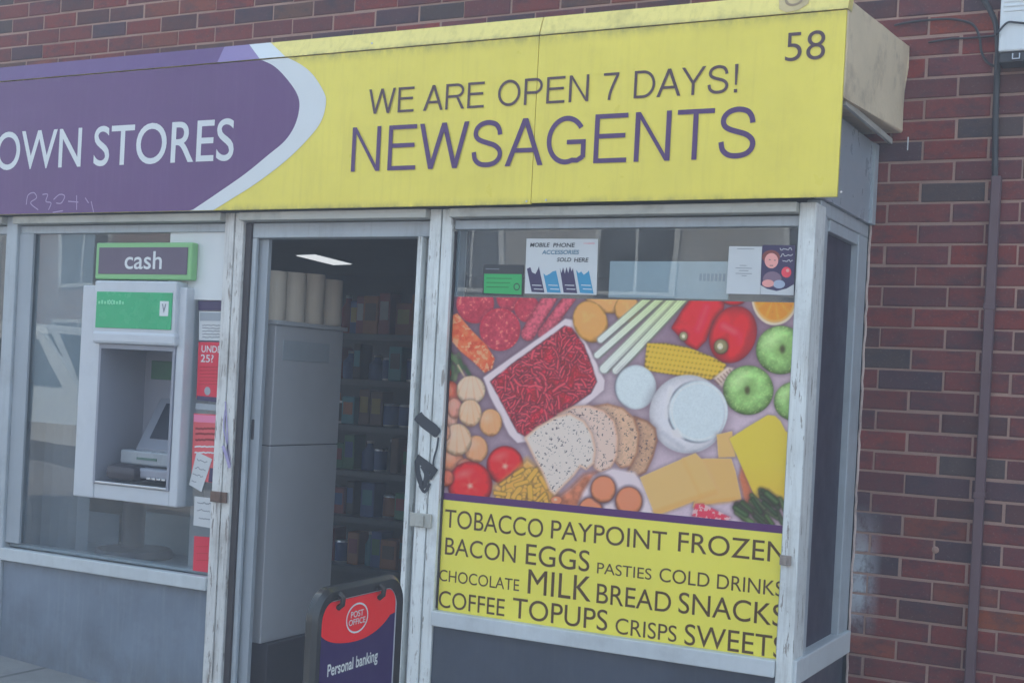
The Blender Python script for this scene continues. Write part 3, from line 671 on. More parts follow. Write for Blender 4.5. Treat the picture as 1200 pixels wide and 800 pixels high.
# paper rolls standing on the cabinet
rolls = [(315, 373, 324, 13), (341, 378, 327, 13.5), (371, 384, 332, 13.5), (393, 388, 334, 9)]
for n, (x, yb, yt, hw) in enumerate(rolls):
    base = PX(x, yb, CX1-0.03); top = PX(x, yt, CX1-0.03)
    r = 0.062; lab = ['beige paper roll nearest the door jamb on the cabinet top', 'second paper roll from the door jamb on the cabinet top', 'beige paper roll beside the end roll on the cabinet top', 'paper roll at the far end of the row on the cabinet top'][n]
    yy = -0.52 + n*0.132
    t_ = thing('paper_roll', (CX1-0.072, yy, ct+0.018), lab, 'paper roll', 'paper rolls on the cabinet')
    h = 0.200 + 0.006*((n*7) % 3)
    bm = NB(); z0 = ct+0.0185
    lathe(bm, [(r*0.96, z0), (r, z0+0.006), (r, z0+h-0.006), (r*0.95, z0+h)], CX1-0.072, yy); obj('wound_paper', bm, M['roll_paper'], t_, True)
    bm = NB(); lathe(bm, [(0.02, z0+h-0.01), (0.02, z0+h+0.0008)], CX1-0.072, yy, 16); obj('core', bm, M['atm_dark'], t_)
M['price_strip'] = paint('price_strip', (0.07, 0.075, 0.085), 0.5, grain=0.2)
# shelving deeper in the shop
random.seed(5)
SY = 1.45
SXa, SXb = -4.1, -2.0
shelf = thing('shelving_unit', (-3.0, SY+0.2, FLZ), 'dark grey shop shelving beyond the cabinet, stacked with packets', 'shelving')
lev = [Z(-0.40), Z(-0.66), Z(-0.92), Z(-1.18), Z(-1.44), Z(-1.72)]
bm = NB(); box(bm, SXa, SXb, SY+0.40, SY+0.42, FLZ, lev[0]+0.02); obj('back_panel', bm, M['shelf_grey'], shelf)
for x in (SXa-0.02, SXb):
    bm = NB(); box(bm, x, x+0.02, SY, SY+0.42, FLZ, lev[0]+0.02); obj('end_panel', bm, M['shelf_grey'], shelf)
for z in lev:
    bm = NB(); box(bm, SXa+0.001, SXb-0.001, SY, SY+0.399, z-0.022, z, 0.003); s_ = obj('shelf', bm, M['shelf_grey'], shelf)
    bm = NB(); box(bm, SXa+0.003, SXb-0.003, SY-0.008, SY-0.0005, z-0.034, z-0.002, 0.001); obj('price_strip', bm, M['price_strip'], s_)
GC = [('red', (0.30, 0.03, 0.03)), ('blue', (0.03, 0.09, 0.30)), ('orange', (0.40, 0.13, 0.02)), ('white', (0.5, 0.5, 0.5)), ('green', (0.04, 0.2, 0.07)), ('turquoise', (0.05, 0.28, 0.33)), ('brown', (0.16, 0.08, 0.04)), ('yellow', (0.45, 0.33, 0.04)), ('black', (0.02, 0.02, 0.025))]
GM = {n: paint('goods_'+n, tuple(v*0.7 for v in c), 0.55, grain=0.25) for n, c in GC}
ORD = ['topmost', 'second', 'third', 'fourth', 'fifth', 'lowest']
def packet(x, y, z, wd, h, kind, cn, lab):
    t_ = thing(kind, (x, y, z), lab, kind, 'goods on the shop shelving')
    bm = NB()
    if kind == 'bottle':
        lathe(bm, [(wd*0.42, z), (wd*0.45, z+0.01), (wd*0.45, z+h*0.62), (wd*0.2, z+h*0.8), (wd*0.17, z+h*0.92)], x, y, 14); obj('bottle_body', bm, GM[cn], t_, True)
        bm = NB(); lathe(bm, [(wd*0.2, z+h*0.921), (wd*0.2, z+h)], x, y, 12); obj('cap', bm, GM['white'], t_)
    elif kind == 'tin':
        lathe(bm, [(wd*0.46, z), (wd*0.48, z+0.006), (wd*0.48, z+h-0.006), (wd*0.45, z+h)], x, y, 16); obj('tin_body', bm, M['steel'], t_, True)
        bm = NB(); lathe(bm, [(wd*0.485, z+0.012), (wd*0.485, z+h-0.012)], x, y, 16); obj('wrapper', bm, GM[cn], t_, True)
    else:
        a = 0.06
        box(bm, x-wd/2, x+wd/2, y-a, y+a, z+0.0005, z+h, 0.006); obj('carton', bm, GM[cn], t_)
        bm = NB(); box(bm, x-wd*0.36, x+wd*0.36, y-a-0.002, y-a-0.0004, z+h*0.35, z+h*0.8, 0.0004); obj('printed_panel', bm, GM[GC[(len(lab)+int(x*100)) % 9][0]], t_)
for li, z in enumerate(lev):
    x = -3.55
    while x < -2.3:
        wd = random.uniform(0.05, 0.11); kind = random.choice(['packet', 'packet', 'packet', 'packet', 'bottle', 'tin']); cn = random.choice(['red', 'blue', 'orange', 'brown', 'black', 'turquoise', 'blue', 'brown', 'red', 'green'])
        h = (random.uniform(0.14, 0.205) if kind != 'tin' else 0.13) * (1.15 if li == 0 else 1)
        packet(x+wd/2, SY+0.09+random.uniform(0, 0.05), z, wd, h, kind, cn, f'{cn} {kind} on the {ORD[li]} shelf of the dim shelving'); x += wd+random.uniform(0.002, 0.008)

# boards and bits standing behind the left window
def board(name, x0, y0_, x1, y1_, Y, m, lab, cat, th=0.008):
    p0, p1 = P(x0, y0_, Y), P(x1, y1_, Y)
    bm = NB(); box(bm, p0.x, p1.x, Y, Y+th, p1.z, p0.z, 0.001)
    o = obj(name, bm, m); return tag(o, lab, cat)
board('display_board', 28, 270, 100, 499, -0.672, M['board_window'], 'pale grey board standing behind the left window glass', 'board')
board('display_board', 200, 270, 266, 352, -0.689, M['white_print'], 'white board on the glass right of the cash sign', 'board', 0.004)
o = board('back_board', 715, 306, 853, 351, -0.672, M['board_pale'], 'pale blue board behind the glass above the food picture', 'board')
board('back_board', 160, 598, 246, 700, -0.28, M['board_low'], 'pale grey green board low in the left window right of the pole stand', 'board')
board('back_board', 100, 598, 134, 720, -0.28, M['board_blue'], 'blue grey board standing low in the left window under the cash machine', 'board')
q = P(157, 646, -0.47)
bl = thing('vertical_blind', (P(60, 600, -0.5).x, -0.5, Z(-1.495)), 'grey vertical slat blind behind the lower left part of the left window', 'blind')
bm = NB()
for k in range(9):
    xx = P(14+k*10.4, 600, -0.5).x; sl_ = math.radians(35+8*((k*5) % 4)); hx, hy = 0.026*math.cos(sl_), 0.026*math.sin(sl_)
    v_ = [bm.verts.new((xx+sx_*hx, -0.5+sx_*hy, z)) for sx_, z in ((-1, Z(-1.49)), (1, Z(-1.49)), (1, Z(-0.8)), (-1, Z(-0.8)))]; bm.faces.new(v_)
obj('slats', bm, paint('slat', (0.26, 0.29, 0.33), 0.7, grain=0.1), bl)
obj('head_track', box(NB(), P(8, 600, -0.5).x, P(106, 600, -0.5).x, -0.53, -0.47, Z(-0.80), Z(-0.77), 0.003), M['board_grey'], bl)
DZ = q.z-0.022
deck = tag(obj('window_deck', box(NB(), -3.58, -2.68, -0.61, -0.15, DZ-0.025, DZ, 0.003), M['board_grey']), 'grey display deck inside the left window behind the sill', 'deck')
stand = thing('display_stand', (q.x, -0.47, DZ), 'dark round based pole stand behind the glass under the cash machine', 'stand')
bm = NB(); lathe(bm, [(0.165, DZ+0.001), (0.17, DZ+0.012), (0.155, DZ+0.036), (0.06, DZ+0.042)], q.x, -0.47, 36); obj('base', bm, M['atm_dark'], stand, True)
bm = NB(); lathe(bm, [(0.05, DZ+0.0425), (0.05, P(150, 588, -0.735).z-0.003)], q.x-0.01, -0.47, 20); obj('pole', bm, M['atm_dark'], stand, True)

# ------------------------------------------------------------------ cash machine
def X_(x, y, Y=-0.70): return P(x, y, Y).x
def Z_(x, y, Y=-0.70): return P(x, y, Y).z
YA = -0.735
xl0, xl1, xr0, xr1 = X_(97, 340, YA), X_(117, 410, YA), X_(206, 410, YA), X_(219, 340, YA)
zT, zB = Z_(160, 335, YA), Z_(150, 588, YA)
zo1, zo0 = Z_(160, 404, YA), Z_(150, 570, YA)
atm = thing('cash_machine', ((xl0+xr1)/2, -0.70, zB), 'white cash machine with a green header set through the left shop window', 'cash machine')
bm = NB()
box(bm, xl0, xl1, YA, -0.45, zB, zT, 0.006); box(bm, xr0, xr1, YA, -0.45, zB, zT-0.003, 0.006)
box(bm, xl1+0.001, xr0-0.001, YA+0.004, -0.45, zB+0.001, zo0, 0.004)
sur = obj('surround', bm, M['atm_white'], atm)
bm = NB(); zh = Z_(160, 329, YA-0.02)
box(bm, X_(111, 340, YA-0.02), X_(207, 340, YA-0.02), YA-0.022, -0.45, zo1+0.01, zh, 0.008); box(bm, X_(109, 395, YA-0.02), X_(206, 395, YA-0.02), YA-0.028, -0.45, zo1, zo1+0.052, 0.012)
hd = obj('header', bm, M['atm_white'], atm)
gx0, gx1, gz1, gz0 = X_(113, 360, YA-0.024), X_(201.5, 362, YA-0.024), Z_(113, 341.5, YA-0.024), Z_(113, 383.5, YA-0.024)
bm = NB(); box(bm, gx0, gx1, YA-0.026, YA-0.0222, gz0, gz1, 0.001); gp = obj('green_panel', bm, M['atm_green'], hd)
bm = NB()
box(bm, gx1-0.062, gx1-0.016, YA-0.0272, YA-0.0262, gz0+0.055, gz0+0.115); obj('card_emblem', bm, M['white_print'], gp)
bm = NB(); text(bm, 'V', gx1-0.05, gx1-0.028, gz0+0.068, gz0+0.104, onY(YA-0.0278), 0.02); flat('emblem_mark', bm, M['grey_ink'], gp)
bm = NB()
for k in range(9):
    if k == 4: continue
    box(bm, gx0+0.012+k*0.0165, gx0+0.022+k*0.0165, YA-0.0272, YA-0.0262, gz0+0.098, gz0+0.110+0.004*(k % 2))
cx_, cz_ = gx0+0.083, gz0+0.106
for a in (45, 135):
    ribbon(bm, [(cx_-0.014*math.cos(math.radians(a)), cz_-0.014*math.sin(math.radians(a))), (cx_+0.014*math.cos(math.radians(a)), cz_+0.014*math.sin(math.radians(a)))], 0.003, onY(YA-0.0274-a*1e-6))
obj('faint_lettering', bm, paint('pale_green', A(110, 185, 160), 0.4), gp)
# recess
bm = NB(); x0, x1 = xl1, xr0
YR = -0.46
box(bm, x0+0.0005, x0+0.012, -0.74, YR, zo0+0.001, zo1-0.001); box(bm, x1-0.012, x1-0.0005, -0.74, YR, zo0+0.001, zo1-0.001)
box(bm, x0+0.012, x1-0.012, -0.74, YR, zo1-0.02, zo1-0.001); box(bm, x0+0.012, x1-0.012, YR-0.012, YR, zo0+0.001, zo1-0.02)
rc = obj('recess', bm, M['atm_grey'], atm)
bm = NB(); box(bm, x0+0.05, x1-0.03, YR-0.018, YR-0.0125, zo1-0.14, zo1-0.06, 0.002); obj('back_sign', bm, paint('deep_green', A(70, 105, 95), 0.3), rc)
# tilted console with screen
def tilt(bm, piv, ang): bm.transform(Matrix.Translation(piv) @ Matrix.Rotation(ang, 4, 'X') @ Matrix.Translation(-Vector(piv))); return bm
piv = Vector(((x0+x1)/2, -0.60, zo0+0.16)); an = math.radians(-32)
cx0, cx1 = x0+0.10, x1-0.013
bm = NB(); box(bm, cx0, cx1, -0.60, -0.55, zo0+0.14, zo0+0.43, 0.012); obj('console', tilt(bm, piv, an), paint('console', (0.24, 0.26, 0.31), 0.35, grain=0.04), rc)
bm = NB(); box(bm, cx0+0.055, cx1-0.02, -0.603, -0.6005, zo0+0.20, zo0+0.375, 0.002); obj('screen', tilt(bm, piv, an), M['screen'], rc)
bm = NB(); box(bm, cx0-0.035, cx1, -0.655, -0.60, zo0+0.085, zo0+0.145, 0.008); obj('card_slot_panel', bm, paint('slot_panel', (0.30, 0.33, 0.36), 0.3, grain=0.04), rc)
bm = NB(); box(bm, cx0+0.06, cx0+0.17, -0.658, -0.6555, zo0+0.108, zo0+0.118); obj('card_slot', bm, paint('slot_green', (0.07, 0.16, 0.13), 0.3), rc)
bm = NB(); box(bm, cx0-0.04, cx1, -0.70, -0.62, zo0+0.035, zo0+0.078, 0.01); obj('shelf', bm, M['atm_grey'], rc)
bm = NB(); box(bm, cx0-0.045, cx0+0.125, -0.735, -0.635, zo0+0.02, zo0+0.085, 0.026); obj('keypad_hood', bm, M['atm_dark'], rc, True)
bm = NB()
for i in range(4):
    for jn in range(3): box(bm, cx1-0.13+i*0.027, cx1-0.108+i*0.027, -0.715+jn*0.022, -0.698+jn*0.022, zo0+0.0355+jn*0.002, zo0+0.044+jn*0.002, 0.002)
obj('keypad', bm, M['steel'], rc)
bm = NB(); box(bm, x0+0.002, x1-0.002, YA-0.004, -0.70, zo0+0.001, zo0+0.012, 0.003); obj('front_lip', bm, M['steel'], atm)
bm = NB(); box(bm, xl0+0.03, xr1-0.03, -0.449, -0.2, zB+0.02, zT-0.02); obj('rear_housing', bm, M['atm_grey'], atm)

cs = thing('cash_sign', (X_(170, 305, -0.75), -0.70, Z_(170, 328, -0.75)), 'small green edged dark sign reading cash above the cash machine', 'sign')
YS = -0.728
ax0, ax1, az1, az0 = X_(112, 306, YS), X_(224.5, 306, YS), Z_(112, 284.5, YS), Z_(112, 327, YS)
bm = NB(); box(bm, ax0, ax1, YS, -0.69, az0, az1, 0.006); obj('sign_frame', bm, M['sign_green'], cs)
bm = NB(); box(bm, ax0+0.020, ax1-0.020, YS-0.003, YS-0.0005, az0+0.022, az1-0.020, 0.001); sp_ = obj('sign_face', bm, M['sign_grey'], cs)
bm = NB(); w0, w1 = X_(147, 306, YS), X_(190.5, 306, YS); text(bm, 'cash', w0, w1, Z_(165, 315.5, YS), Z_(165, 294.5, YS), onY(YS-0.004), 0.01); flat('lettering', bm, M['white_print'], sp_)

# ------------------------------------------------------------------ papers on the left window
YP = -0.6865
def paper(name, pts, m, lab, cat, Y=YP, group=None):
    bm = NB(); prism(bm, [(P(*p, Y).x, P(*p, Y).z) for p in pts], Y, Y+0.0009)
    return tag(obj(name, bm, m), lab, cat, group)
def on(x, y, Y): q = P(x, y, Y); return (q.x, q.z)
def lines(par, m, L, hw=0.0016, Y=YP-0.0008, name='writing'):
    bm = NB()
    for k, pts in enumerate(L): ribbon(bm, [on(*p, Y) for p in pts], hw, onY(Y-0.00003*k))
    return flat(name, bm, m, par)
def words(par, m, L, Y=YP-0.0008, off=0.0, name='lettering', shear=0.0):
    bm = NB()
    for s, x0, x1, ya, yb in L:
        a = P(x0, yb, Y); b = P(x1, yb, Y); c = P(x0, ya, Y); text(bm, s, a.x, b.x, a.z, c.z, onY(Y), off, shear)
    return flat(name, bm, m, par)
def patch(par, name, pts, m, Y=YP-0.0006):
    bm = NB(); poly(bm, [on(*p, Y) for p in pts], Y); return flat(name, bm, m, par)
def scrib(x0, x1, y, amp=1.4, seed=0, dy=0.0):
    r = random.Random(seed); n = max(4, int((x1-x0)/1.3))
    return [(x0+(x1-x0)*k/n, y+dy*k/n+amp*(r.random()-0.5)*2) for k in range(n+1)]
patchm = M['print_navy']
pw = paper('notice', [(232.5, 352.5), (262, 352.5), (262, 363.5), (232.3, 363.5)], M['print_navy'], 'narrow dark notice strip above the white sheet in the left window', 'notice')
pw = paper('notice', [(233.5, 364.5), (262, 365), (262, 399), (233, 398.5)], M['paper_white'], 'white printed sheet above the red UNDER 25 poster', 'notice')
patch(pw, 'blank_band', [(234.5, 366), (262, 366.4), (262, 376), (234.3, 375.8)], M['board_grey'])
lines(pw, M['grey_ink'], [scrib(237, 260, y, 0.5, y) for y in (381, 384.5, 388, 391.5, 395)], 0.0014)
pr = paper('poster', [(232.6, 400.5), (262, 401), (262, 469), (230.2, 466)], M['paper_red'], 'red poster reading UNDER 25? on the left window', 'poster')
words(pr, M['white_print'], [('UNDER', 236, 264, 404.5, 412.5), ('25?', 235, 250, 415, 424)], off=0.01)
lines(pr, paint('red_ink', A(150, 45, 60), 0.5), [scrib(234, 258, y, 0.4, y) for y in (430, 434, 438, 442, 446, 450)], 0.0014)
patch(pr, 'dark_foot', [(230.9, 463.5), (262, 466), (262, 472), (230.6, 468)], M['print_navy'])
bm = NB(); poly(bm, [on(243+3.6*math.cos(k*math.pi/8), 458+5*math.sin(k*math.pi/8), YP-0.001) for k in range(16)][::-1], YP-0.001); flat('emblem', bm, M['board_grey'], pr)
ps = paper('notice', [(229.5, 472), (262, 475), (262, 482), (229, 479)], M['board_grey'], 'thin grey strip between the two red posters', 'notice')
pc = paper('poster', [(227, 484), (262, 486), (262, 566), (224, 563)], M['paper_coral'], 'coral red poster with dark lines of text below the UNDER 25 poster', 'poster')
patch(pc, 'pale_head', [(227.3, 485.5), (262, 487.5), (262, 496), (227, 494)], paint('pink', A(190, 120, 160), 0.5))
lines(pc, paint('maroon_ink', A(120, 50, 65), 0.5), [scrib(229, 252, y, 0.5, y) for y in (502, 508, 515)], 0.004)
lines(pc, M['white_print'], [scrib(228, 252, y, 0.5, y) for y in (523, 530)], 0.003)
patch(pc, 'dark_corner', [(246, 548), (262, 549), (262, 566), (244, 564)], M['print_navy'])
n1 = paper('handwritten_note', [(230.5, 529), (248.5, 537.5), (236, 576), (221.5, 567.5)], M['paper_white'], 'tilted handwritten white note pasted over the coral poster', 'note', Y=YP-0.0022)
lines(n1, M['grey_ink'], [scrib(231, 243, 538, 1.2, 1, 4), scrib(228.5, 241, 547, 1.3, 2, 4), scrib(226, 238, 555, 1.3, 3, 4), scrib(224.5, 230, 563.5, 1.2, 4, 2)], 0.0014, YP-0.003)
n2 = paper('handwritten_note', [(228, 581), (252, 584), (251, 619), (226.5, 615)], M['paper_white'], 'square handwritten white note below the tilted note', 'note')
lines(n2, M['grey_ink'], [scrib(231, 247, 588, 1.2, 5, 2), scrib(231, 246, 597, 1.3, 6, 2), scrib(233, 246, 607, 1.3, 7, 2)], 0.0014)
n3 = paper('red_notice', [(227.5, 627.5), (250, 629.5), (249, 671), (226, 668)], M['paper_red'], 'plain red paper at the bottom corner of the left window', 'notice')
lines(n3, paint('red_ink2', A(160, 45, 55), 0.5), [scrib(230, 244, y, 0.3, y) for y in (640, 648, 656)], 0.0014)

# ------------------------------------------------------------------ papers on the right window
mp_ = paper('poster', [(617, 279.5), (700.8, 280), (699, 345.5), (614.8, 344)], M['paper_white'], 'white poster about mobile phone accessories with blue and navy panels', 'poster')
words(mp_, M['ink'], [('MOBILE', 621, 643.5, 284.5, 289.5), ('PHONE', 648, 673, 284.7, 289.8)], off=0.02, shear=0.15)
words(mp_, paint('teal_ink', A(70, 110, 140), 0.5), [('ACCESSORIES', 635, 678, 293, 298)], off=0.02, shear=0.15)
words(mp_, M['ink'], [('SOLD', 652.5, 669, 301.8, 306.6), ('HERE', 672.5, 689, 302, 307)], off=0.02, shear=0.15)
words(mp_, paint('pink_ink', A(190, 120, 140), 0.5), [('mobile', 684, 697, 284, 286)])
for k, mm in enumerate(('print_navy', 'print_blue', 'print_navy', 'print_blue')):
    x = 617.5+k*19.2
    tops = ([(0, 315), (4, 313), (6, 319), (10, 321), (13, 315), (14, 312)], [(0, 320), (3, 323), (7, 321), (11, 318), (15, 317)], [(0, 313), (2, 320), (4, 313), (6, 321), (8, 313), (10, 320), (12, 312), (14, 318), (15.5, 314)], [(0, 316), (3, 320), (6, 318), (9, 322), (13, 319), (15, 317)])[k]
    pts = [(x+a_, b_2) for a_, b_2 in tops]+[(x+20.5, 342.8+k*0.4), (x+4.5 if k else x+5.5, 342+k*0.4)]
    patch(mp_, 'slanted_panel', pts[::-1], M[mm])
    lines(mp_, M['white_print'], [[(x+6, 334), (x+17, 334.5)], [(x+8, 338.5), (x+18.5, 339)]], 0.0014, YP-0.0011)
gn = paper('green_notice', [(566.5, 310), (613.5, 310.5), (612.8, 347), (565.3, 345)], M['ink'], 'green notice in a dark frame beside the mobile phone poster', 'notice')
patch(gn, 'green_field', [(567.5, 320.8), (611.5, 321.3), (611, 345.2), (567, 343.3)][::-1], M['notice_green'])
lines(gn, paint('green_ink', A(40, 105, 75), 0.5), [[(570, 326), (600, 326.4)], [(570, 331), (598, 331.4)], [(570, 336), (596, 336.6)]], 0.0013)
bm = NB(); ribbon(bm, [on(605.5+3.2*math.cos(a), 336+3.8*math.sin(a), YP-0.0009) for a in np.linspace(0, 2*math.pi, 17)], 0.0018, onY(YP-0.0009)); flat('round_mark', bm, M['ink'], gn)
lines(gn, M['grey_ink'], [[(569, 315), (585, 315.3)]], 0.002)
wn_ = paper('leaflet', [(854.5, 288.5), (893, 289), (890.5, 345), (851, 344)], M['paper_white'], 'white leaflet with a few centred lines of text at the top right of the window', 'leaflet')
lines(wn_, M['grey_ink'], [[(864, 291.5), (884, 291.8)], [(867, 311), (875, 311.2)], [(862, 314), (881, 314.4)], [(866, 317), (877, 317.2)], [(862, 320.3), (881, 320.7)], [(869, 323), (875, 323.1)]], 0.0008)
ph = paper('photo_leaflet', [(893.5, 287), (932, 287.5), (930, 346.5), (891, 345.2)], M['print_navy'], 'dark photo leaflet of a child beside the white leaflet', 'leaflet')
patch(ph, 'white_foot', [(891.2, 334), (899, 338.5), (910, 341), (922, 338), (930.4, 333), (930, 346), (891.1, 344.8)], M['paper_white'])
def blob(par, nm, x, y, rx, ry, m, dy=0): patch(par, nm, [(x+rx*math.cos(k*math.pi/9), y+ry*math.sin(k*math.pi/9)) for k in range(18)], m, YP-0.0009-dy)
blob(ph, 'sleeve', 905, 327, 11, 9, paint('sleeve_print', A(110, 100, 125), 0.4)); blob(ph, 'cuff', 913, 333, 7, 5, paint('cuff_print', A(140, 160, 190), 0.4), 0.0001)
blob(ph, 'hair', 903.5, 301, 10.5, 8, paint('hair_print', A(110, 70, 75), 0.4), 0.0001); blob(ph, 'face', 904, 305.5, 8, 9, M['skin_print'], 0.0002); blob(ph, 'hand', 900, 332, 7, 4.5, M['skin_print'], 0.0003)
blob(ph, 'bauble', 921.5, 319, 5.8, 6.3, paint('bauble_print', A(205, 75, 95), 0.4), 0.0002); blob(ph, 'bauble_glint', 923, 317, 2, 2, M['skin_print'], 0.0004)
lines(ph, M['white_print'], [scrib(914, 928, 292, 1.8, 1), scrib(914, 929, 299, 1.8, 2), scrib(917, 929, 306, 1.6, 3)], 0.0010, YP-0.001)
lines(ph, M['ink'], [[(901, 304), (903, 304.5)], [(907, 305), (909, 305)], [(902, 311), (906, 311.2)]], 0.001, YP-0.0016, name='features')
bk = P(835, 325, -0.672)
bm = NB()
for k in range(7): box(bm, bk.x-0.045+k*0.0135, bk.x-0.037+k*0.0135, -0.6742, -0.6728, bk.z-0.012, bk.z+0.012)
obj('faint_marks', bm, paint('faint_marks', A(125, 145, 165), 0.6), o)

# the big window picture: a printed sheet, colours held per vertex of a fine grid
rs = np.random.RandomState(3)
GX, GZ = 560, 320
YG = -0.6885
fx0, fx1 = PB1+0.006, PC0+0.004
fz1, fz0 = Z(-0.336), Z(-1.046)
gx = np.linspace(fx0, fx1, GX); gz = np.linspace(fz0, fz1, GZ)
WX, WZ = np.meshgrid(gx, gz)
D = np.stack([WX-CAM.x, np.full_like(WX, YG-CAM.y), WZ-CAM.z], -1)
dep = D@np.array(_f); U = PPX+FPX*(D@np.array(RGT))/dep; Vv = PPY-FPX*(D@np.array(UPV))/dep   # design grid of the print
def vnoise(x, y, s=0):
    r = np.random.RandomState(s).rand(256, 256); xi = np.floor(x).astype(int); yi = np.floor(y).astype(int); fx = x-xi; fy = y-yi
    fx = fx*fx*(3-2*fx); fy = fy*fy*(3-2*fy)
    g = lambda a, b: r[a % 256, b % 256]
    return (g(xi, yi)*(1-fx)+g(xi+1, yi)*fx)*(1-fy)+(g(xi, yi+1)*(1-fx)+g(xi+1, yi+1)*fx)*fy
def fbm(sc, s=0, o=4): return sum(vnoise(U/sc*2**k+17*k, Vv/sc*2**k+5*k, s+k)*0.5**(k+1) for k in range(o))/(1-0.5**o)
IMG = np.zeros((GZ, GX, 3))
def setc(c): return np.array(c, float)
tl = np.clip(((U-520)/400*0.75+(Vv-350)/260*0.6), 0, 1)[..., None]
IMG[:] = setc((92, 78, 98))*(1-tl)+setc((178, 168, 188))*tl
mid = np.exp(-(((U-705)/85)**2+((Vv-480)/75)**2))[..., None]; IMG[:] = IMG*(1-mid*0.7)+setc((182, 172, 186))*mid*0.7
dk = np.exp(-(((U-850)/75)**2+((Vv-395)/48)**2))[..., None]; IMG[:] = IMG*(1-dk*0.75)+setc((98, 74, 96))*dk*0.75
def sd_ell(cx, cy, rx, ry, ang=0.0):
    a = math.radians(ang); x = (U-cx)*math.cos(a)+(Vv-cy)*math.sin(a); y = -(U-cx)*math.sin(a)+(Vv-cy)*math.cos(a)
    return (np.sqrt((x/rx)**2+(y/ry)**2)-1)*min(rx, ry), x/rx, y/ry
def sd_poly(pts):
    pts = np.array(pts, float); d = np.full(U.shape, 1e9); ins = np.zeros(U.shape, bool); n = len(pts)
    for i in range(n):
        a, b = pts[i], pts[(i+1) % n]; e = b-a; wx, wy = U-a[0], Vv-a[1]
        tt = np.clip((wx*e[0]+wy*e[1])/(e@e+1e-9), 0, 1); d = np.minimum(d, (wx-e[0]*tt)**2+(wy-e[1]*tt)**2)
        c1 = (a[1] <= Vv) != (b[1] <= Vv)
        with np.errstate(divide='ignore', invalid='ignore'): xi = a[0]+(Vv-a[1])*(b[0]-a[0])/(b[1]-a[1]+1e-12)
        ins ^= c1 & (U < xi)
    return np.where(ins, -np.sqrt(d), np.sqrt(d))
def sd_cap(a, b, r):
    a, b = np.array(a, float), np.array(b, float); e = b-a; wx, wy = U-a[0], Vv-a[1]
    tt = np.clip((wx*e[0]+wy*e[1])/(e@e), 0, 1); return np.sqrt((wx-e[0]*tt)**2+(wy-e[1]*tt)**2)-r, tt
def lay(sd, col, soft=0.8, al=1.0, shadow=3.0, sh=0.35):
    if shadow:
        k = np.clip(1-np.maximum(np.roll(sd, 0, 0), 0)/(shadow*2.2), 0, 1)[..., None]**2*sh*(sd > -1)[..., None]
        IMG[:] = IMG*(1-k)+setc((70, 55, 70))*k
    m_ = np.clip(0.5-sd/soft/2, 0, 1)[..., None]*al; c = col if isinstance(col, np.ndarray) and col.ndim == 3 else np.broadcast_to(setc(col), IMG.shape)
    IMG[:] = IMG*(1-m_)+c*m_
def shade(col, k): return np.clip(setc(col)[None, None]*k[..., None], 0, 255)
def ball(cx, cy, rx, ry, col, ang=0, hi=0.25, tex=0.0, s=0, rim=0.35, hl=None, **kw):
    d, x, y = sd_ell(cx, cy, rx, ry, ang); r2 = np.clip(x*x+y*y, 0, 1)
    k = 1+hi*(1-r2)-rim*r2**3+tex*(fbm(5, s)-0.5)*2-0.12*np.clip(y, -1, 1)
    lay(d, shade(col, k), **kw)
    if hl:
        d2, _, _ = sd_ell(cx+hl[0], cy+hl[1], hl[2], hl[3], hl[4] if len(hl) > 4 else 0); lay(d2, (245, 225, 225), 5, 0.5, 0)
    return d, x, y
# salami, bacon, sausages
for cx, cy, r, s in ((597, 349, 15, 3), (618, 362, 15, 4), (557, 356, 22, 1), (586, 386, 24, 2)):
    d, x, y = sd_ell(cx, cy, r, r*1.04); f = fbm(3, s); c = shade((180, 72, 94), 0.92+0.3*(f-0.5)+0.12*(fbm(12, s+9)-0.5))
    c = np.where((f > 0.70)[..., None], setc((205, 120, 118)), c); lay(d, c)
    rr = np.abs(d+1.5); lay(rr-0.8, (165, 48, 66), 1, 0.5, 0)
f = fbm(6, 21)[..., None]; c = setc((168, 58, 52))*(1-f)+setc((226, 150, 100))*f
c = np.where(fbm(3.5, 33)[..., None] > 0.62, setc((222, 165, 130)), c)
lay(sd_poly([(526, 371), (536, 367), (552, 386), (570, 404), (580, 420), (577, 432), (568, 437), (556, 425), (540, 412), (530, 400)]), c)
for a, b, r, s in (((619, 391), (648, 343), 8.5, 5), ((637, 391), (672, 343), 7.0, 6)):
    d, tt = sd_cap(a, b, r); f = fbm(2.6, s); lay(d, shade((196, 96, 118), 0.95+0.5*(f-0.5)-0.3*np.clip((d+r)/r, 0, 1)**3))
# greens
for k in range(14):
    x, y = 523+rs.rand()*22, 404+rs.rand()*38; d, tt = sd_cap((x, y), (x+rs.uniform(-9, 12), y+rs.uniform(8, 18)), rs.uniform(1.5, 3.5)); g = rs.rand(); lay(d, (50+60*g, 80+60*g, 62+40*g), 1.2, 0.9)
d, tt = sd_cap((537, 428), (545, 442), 0.9); lay(d, (190, 175, 150), 1, 0.9, 0)
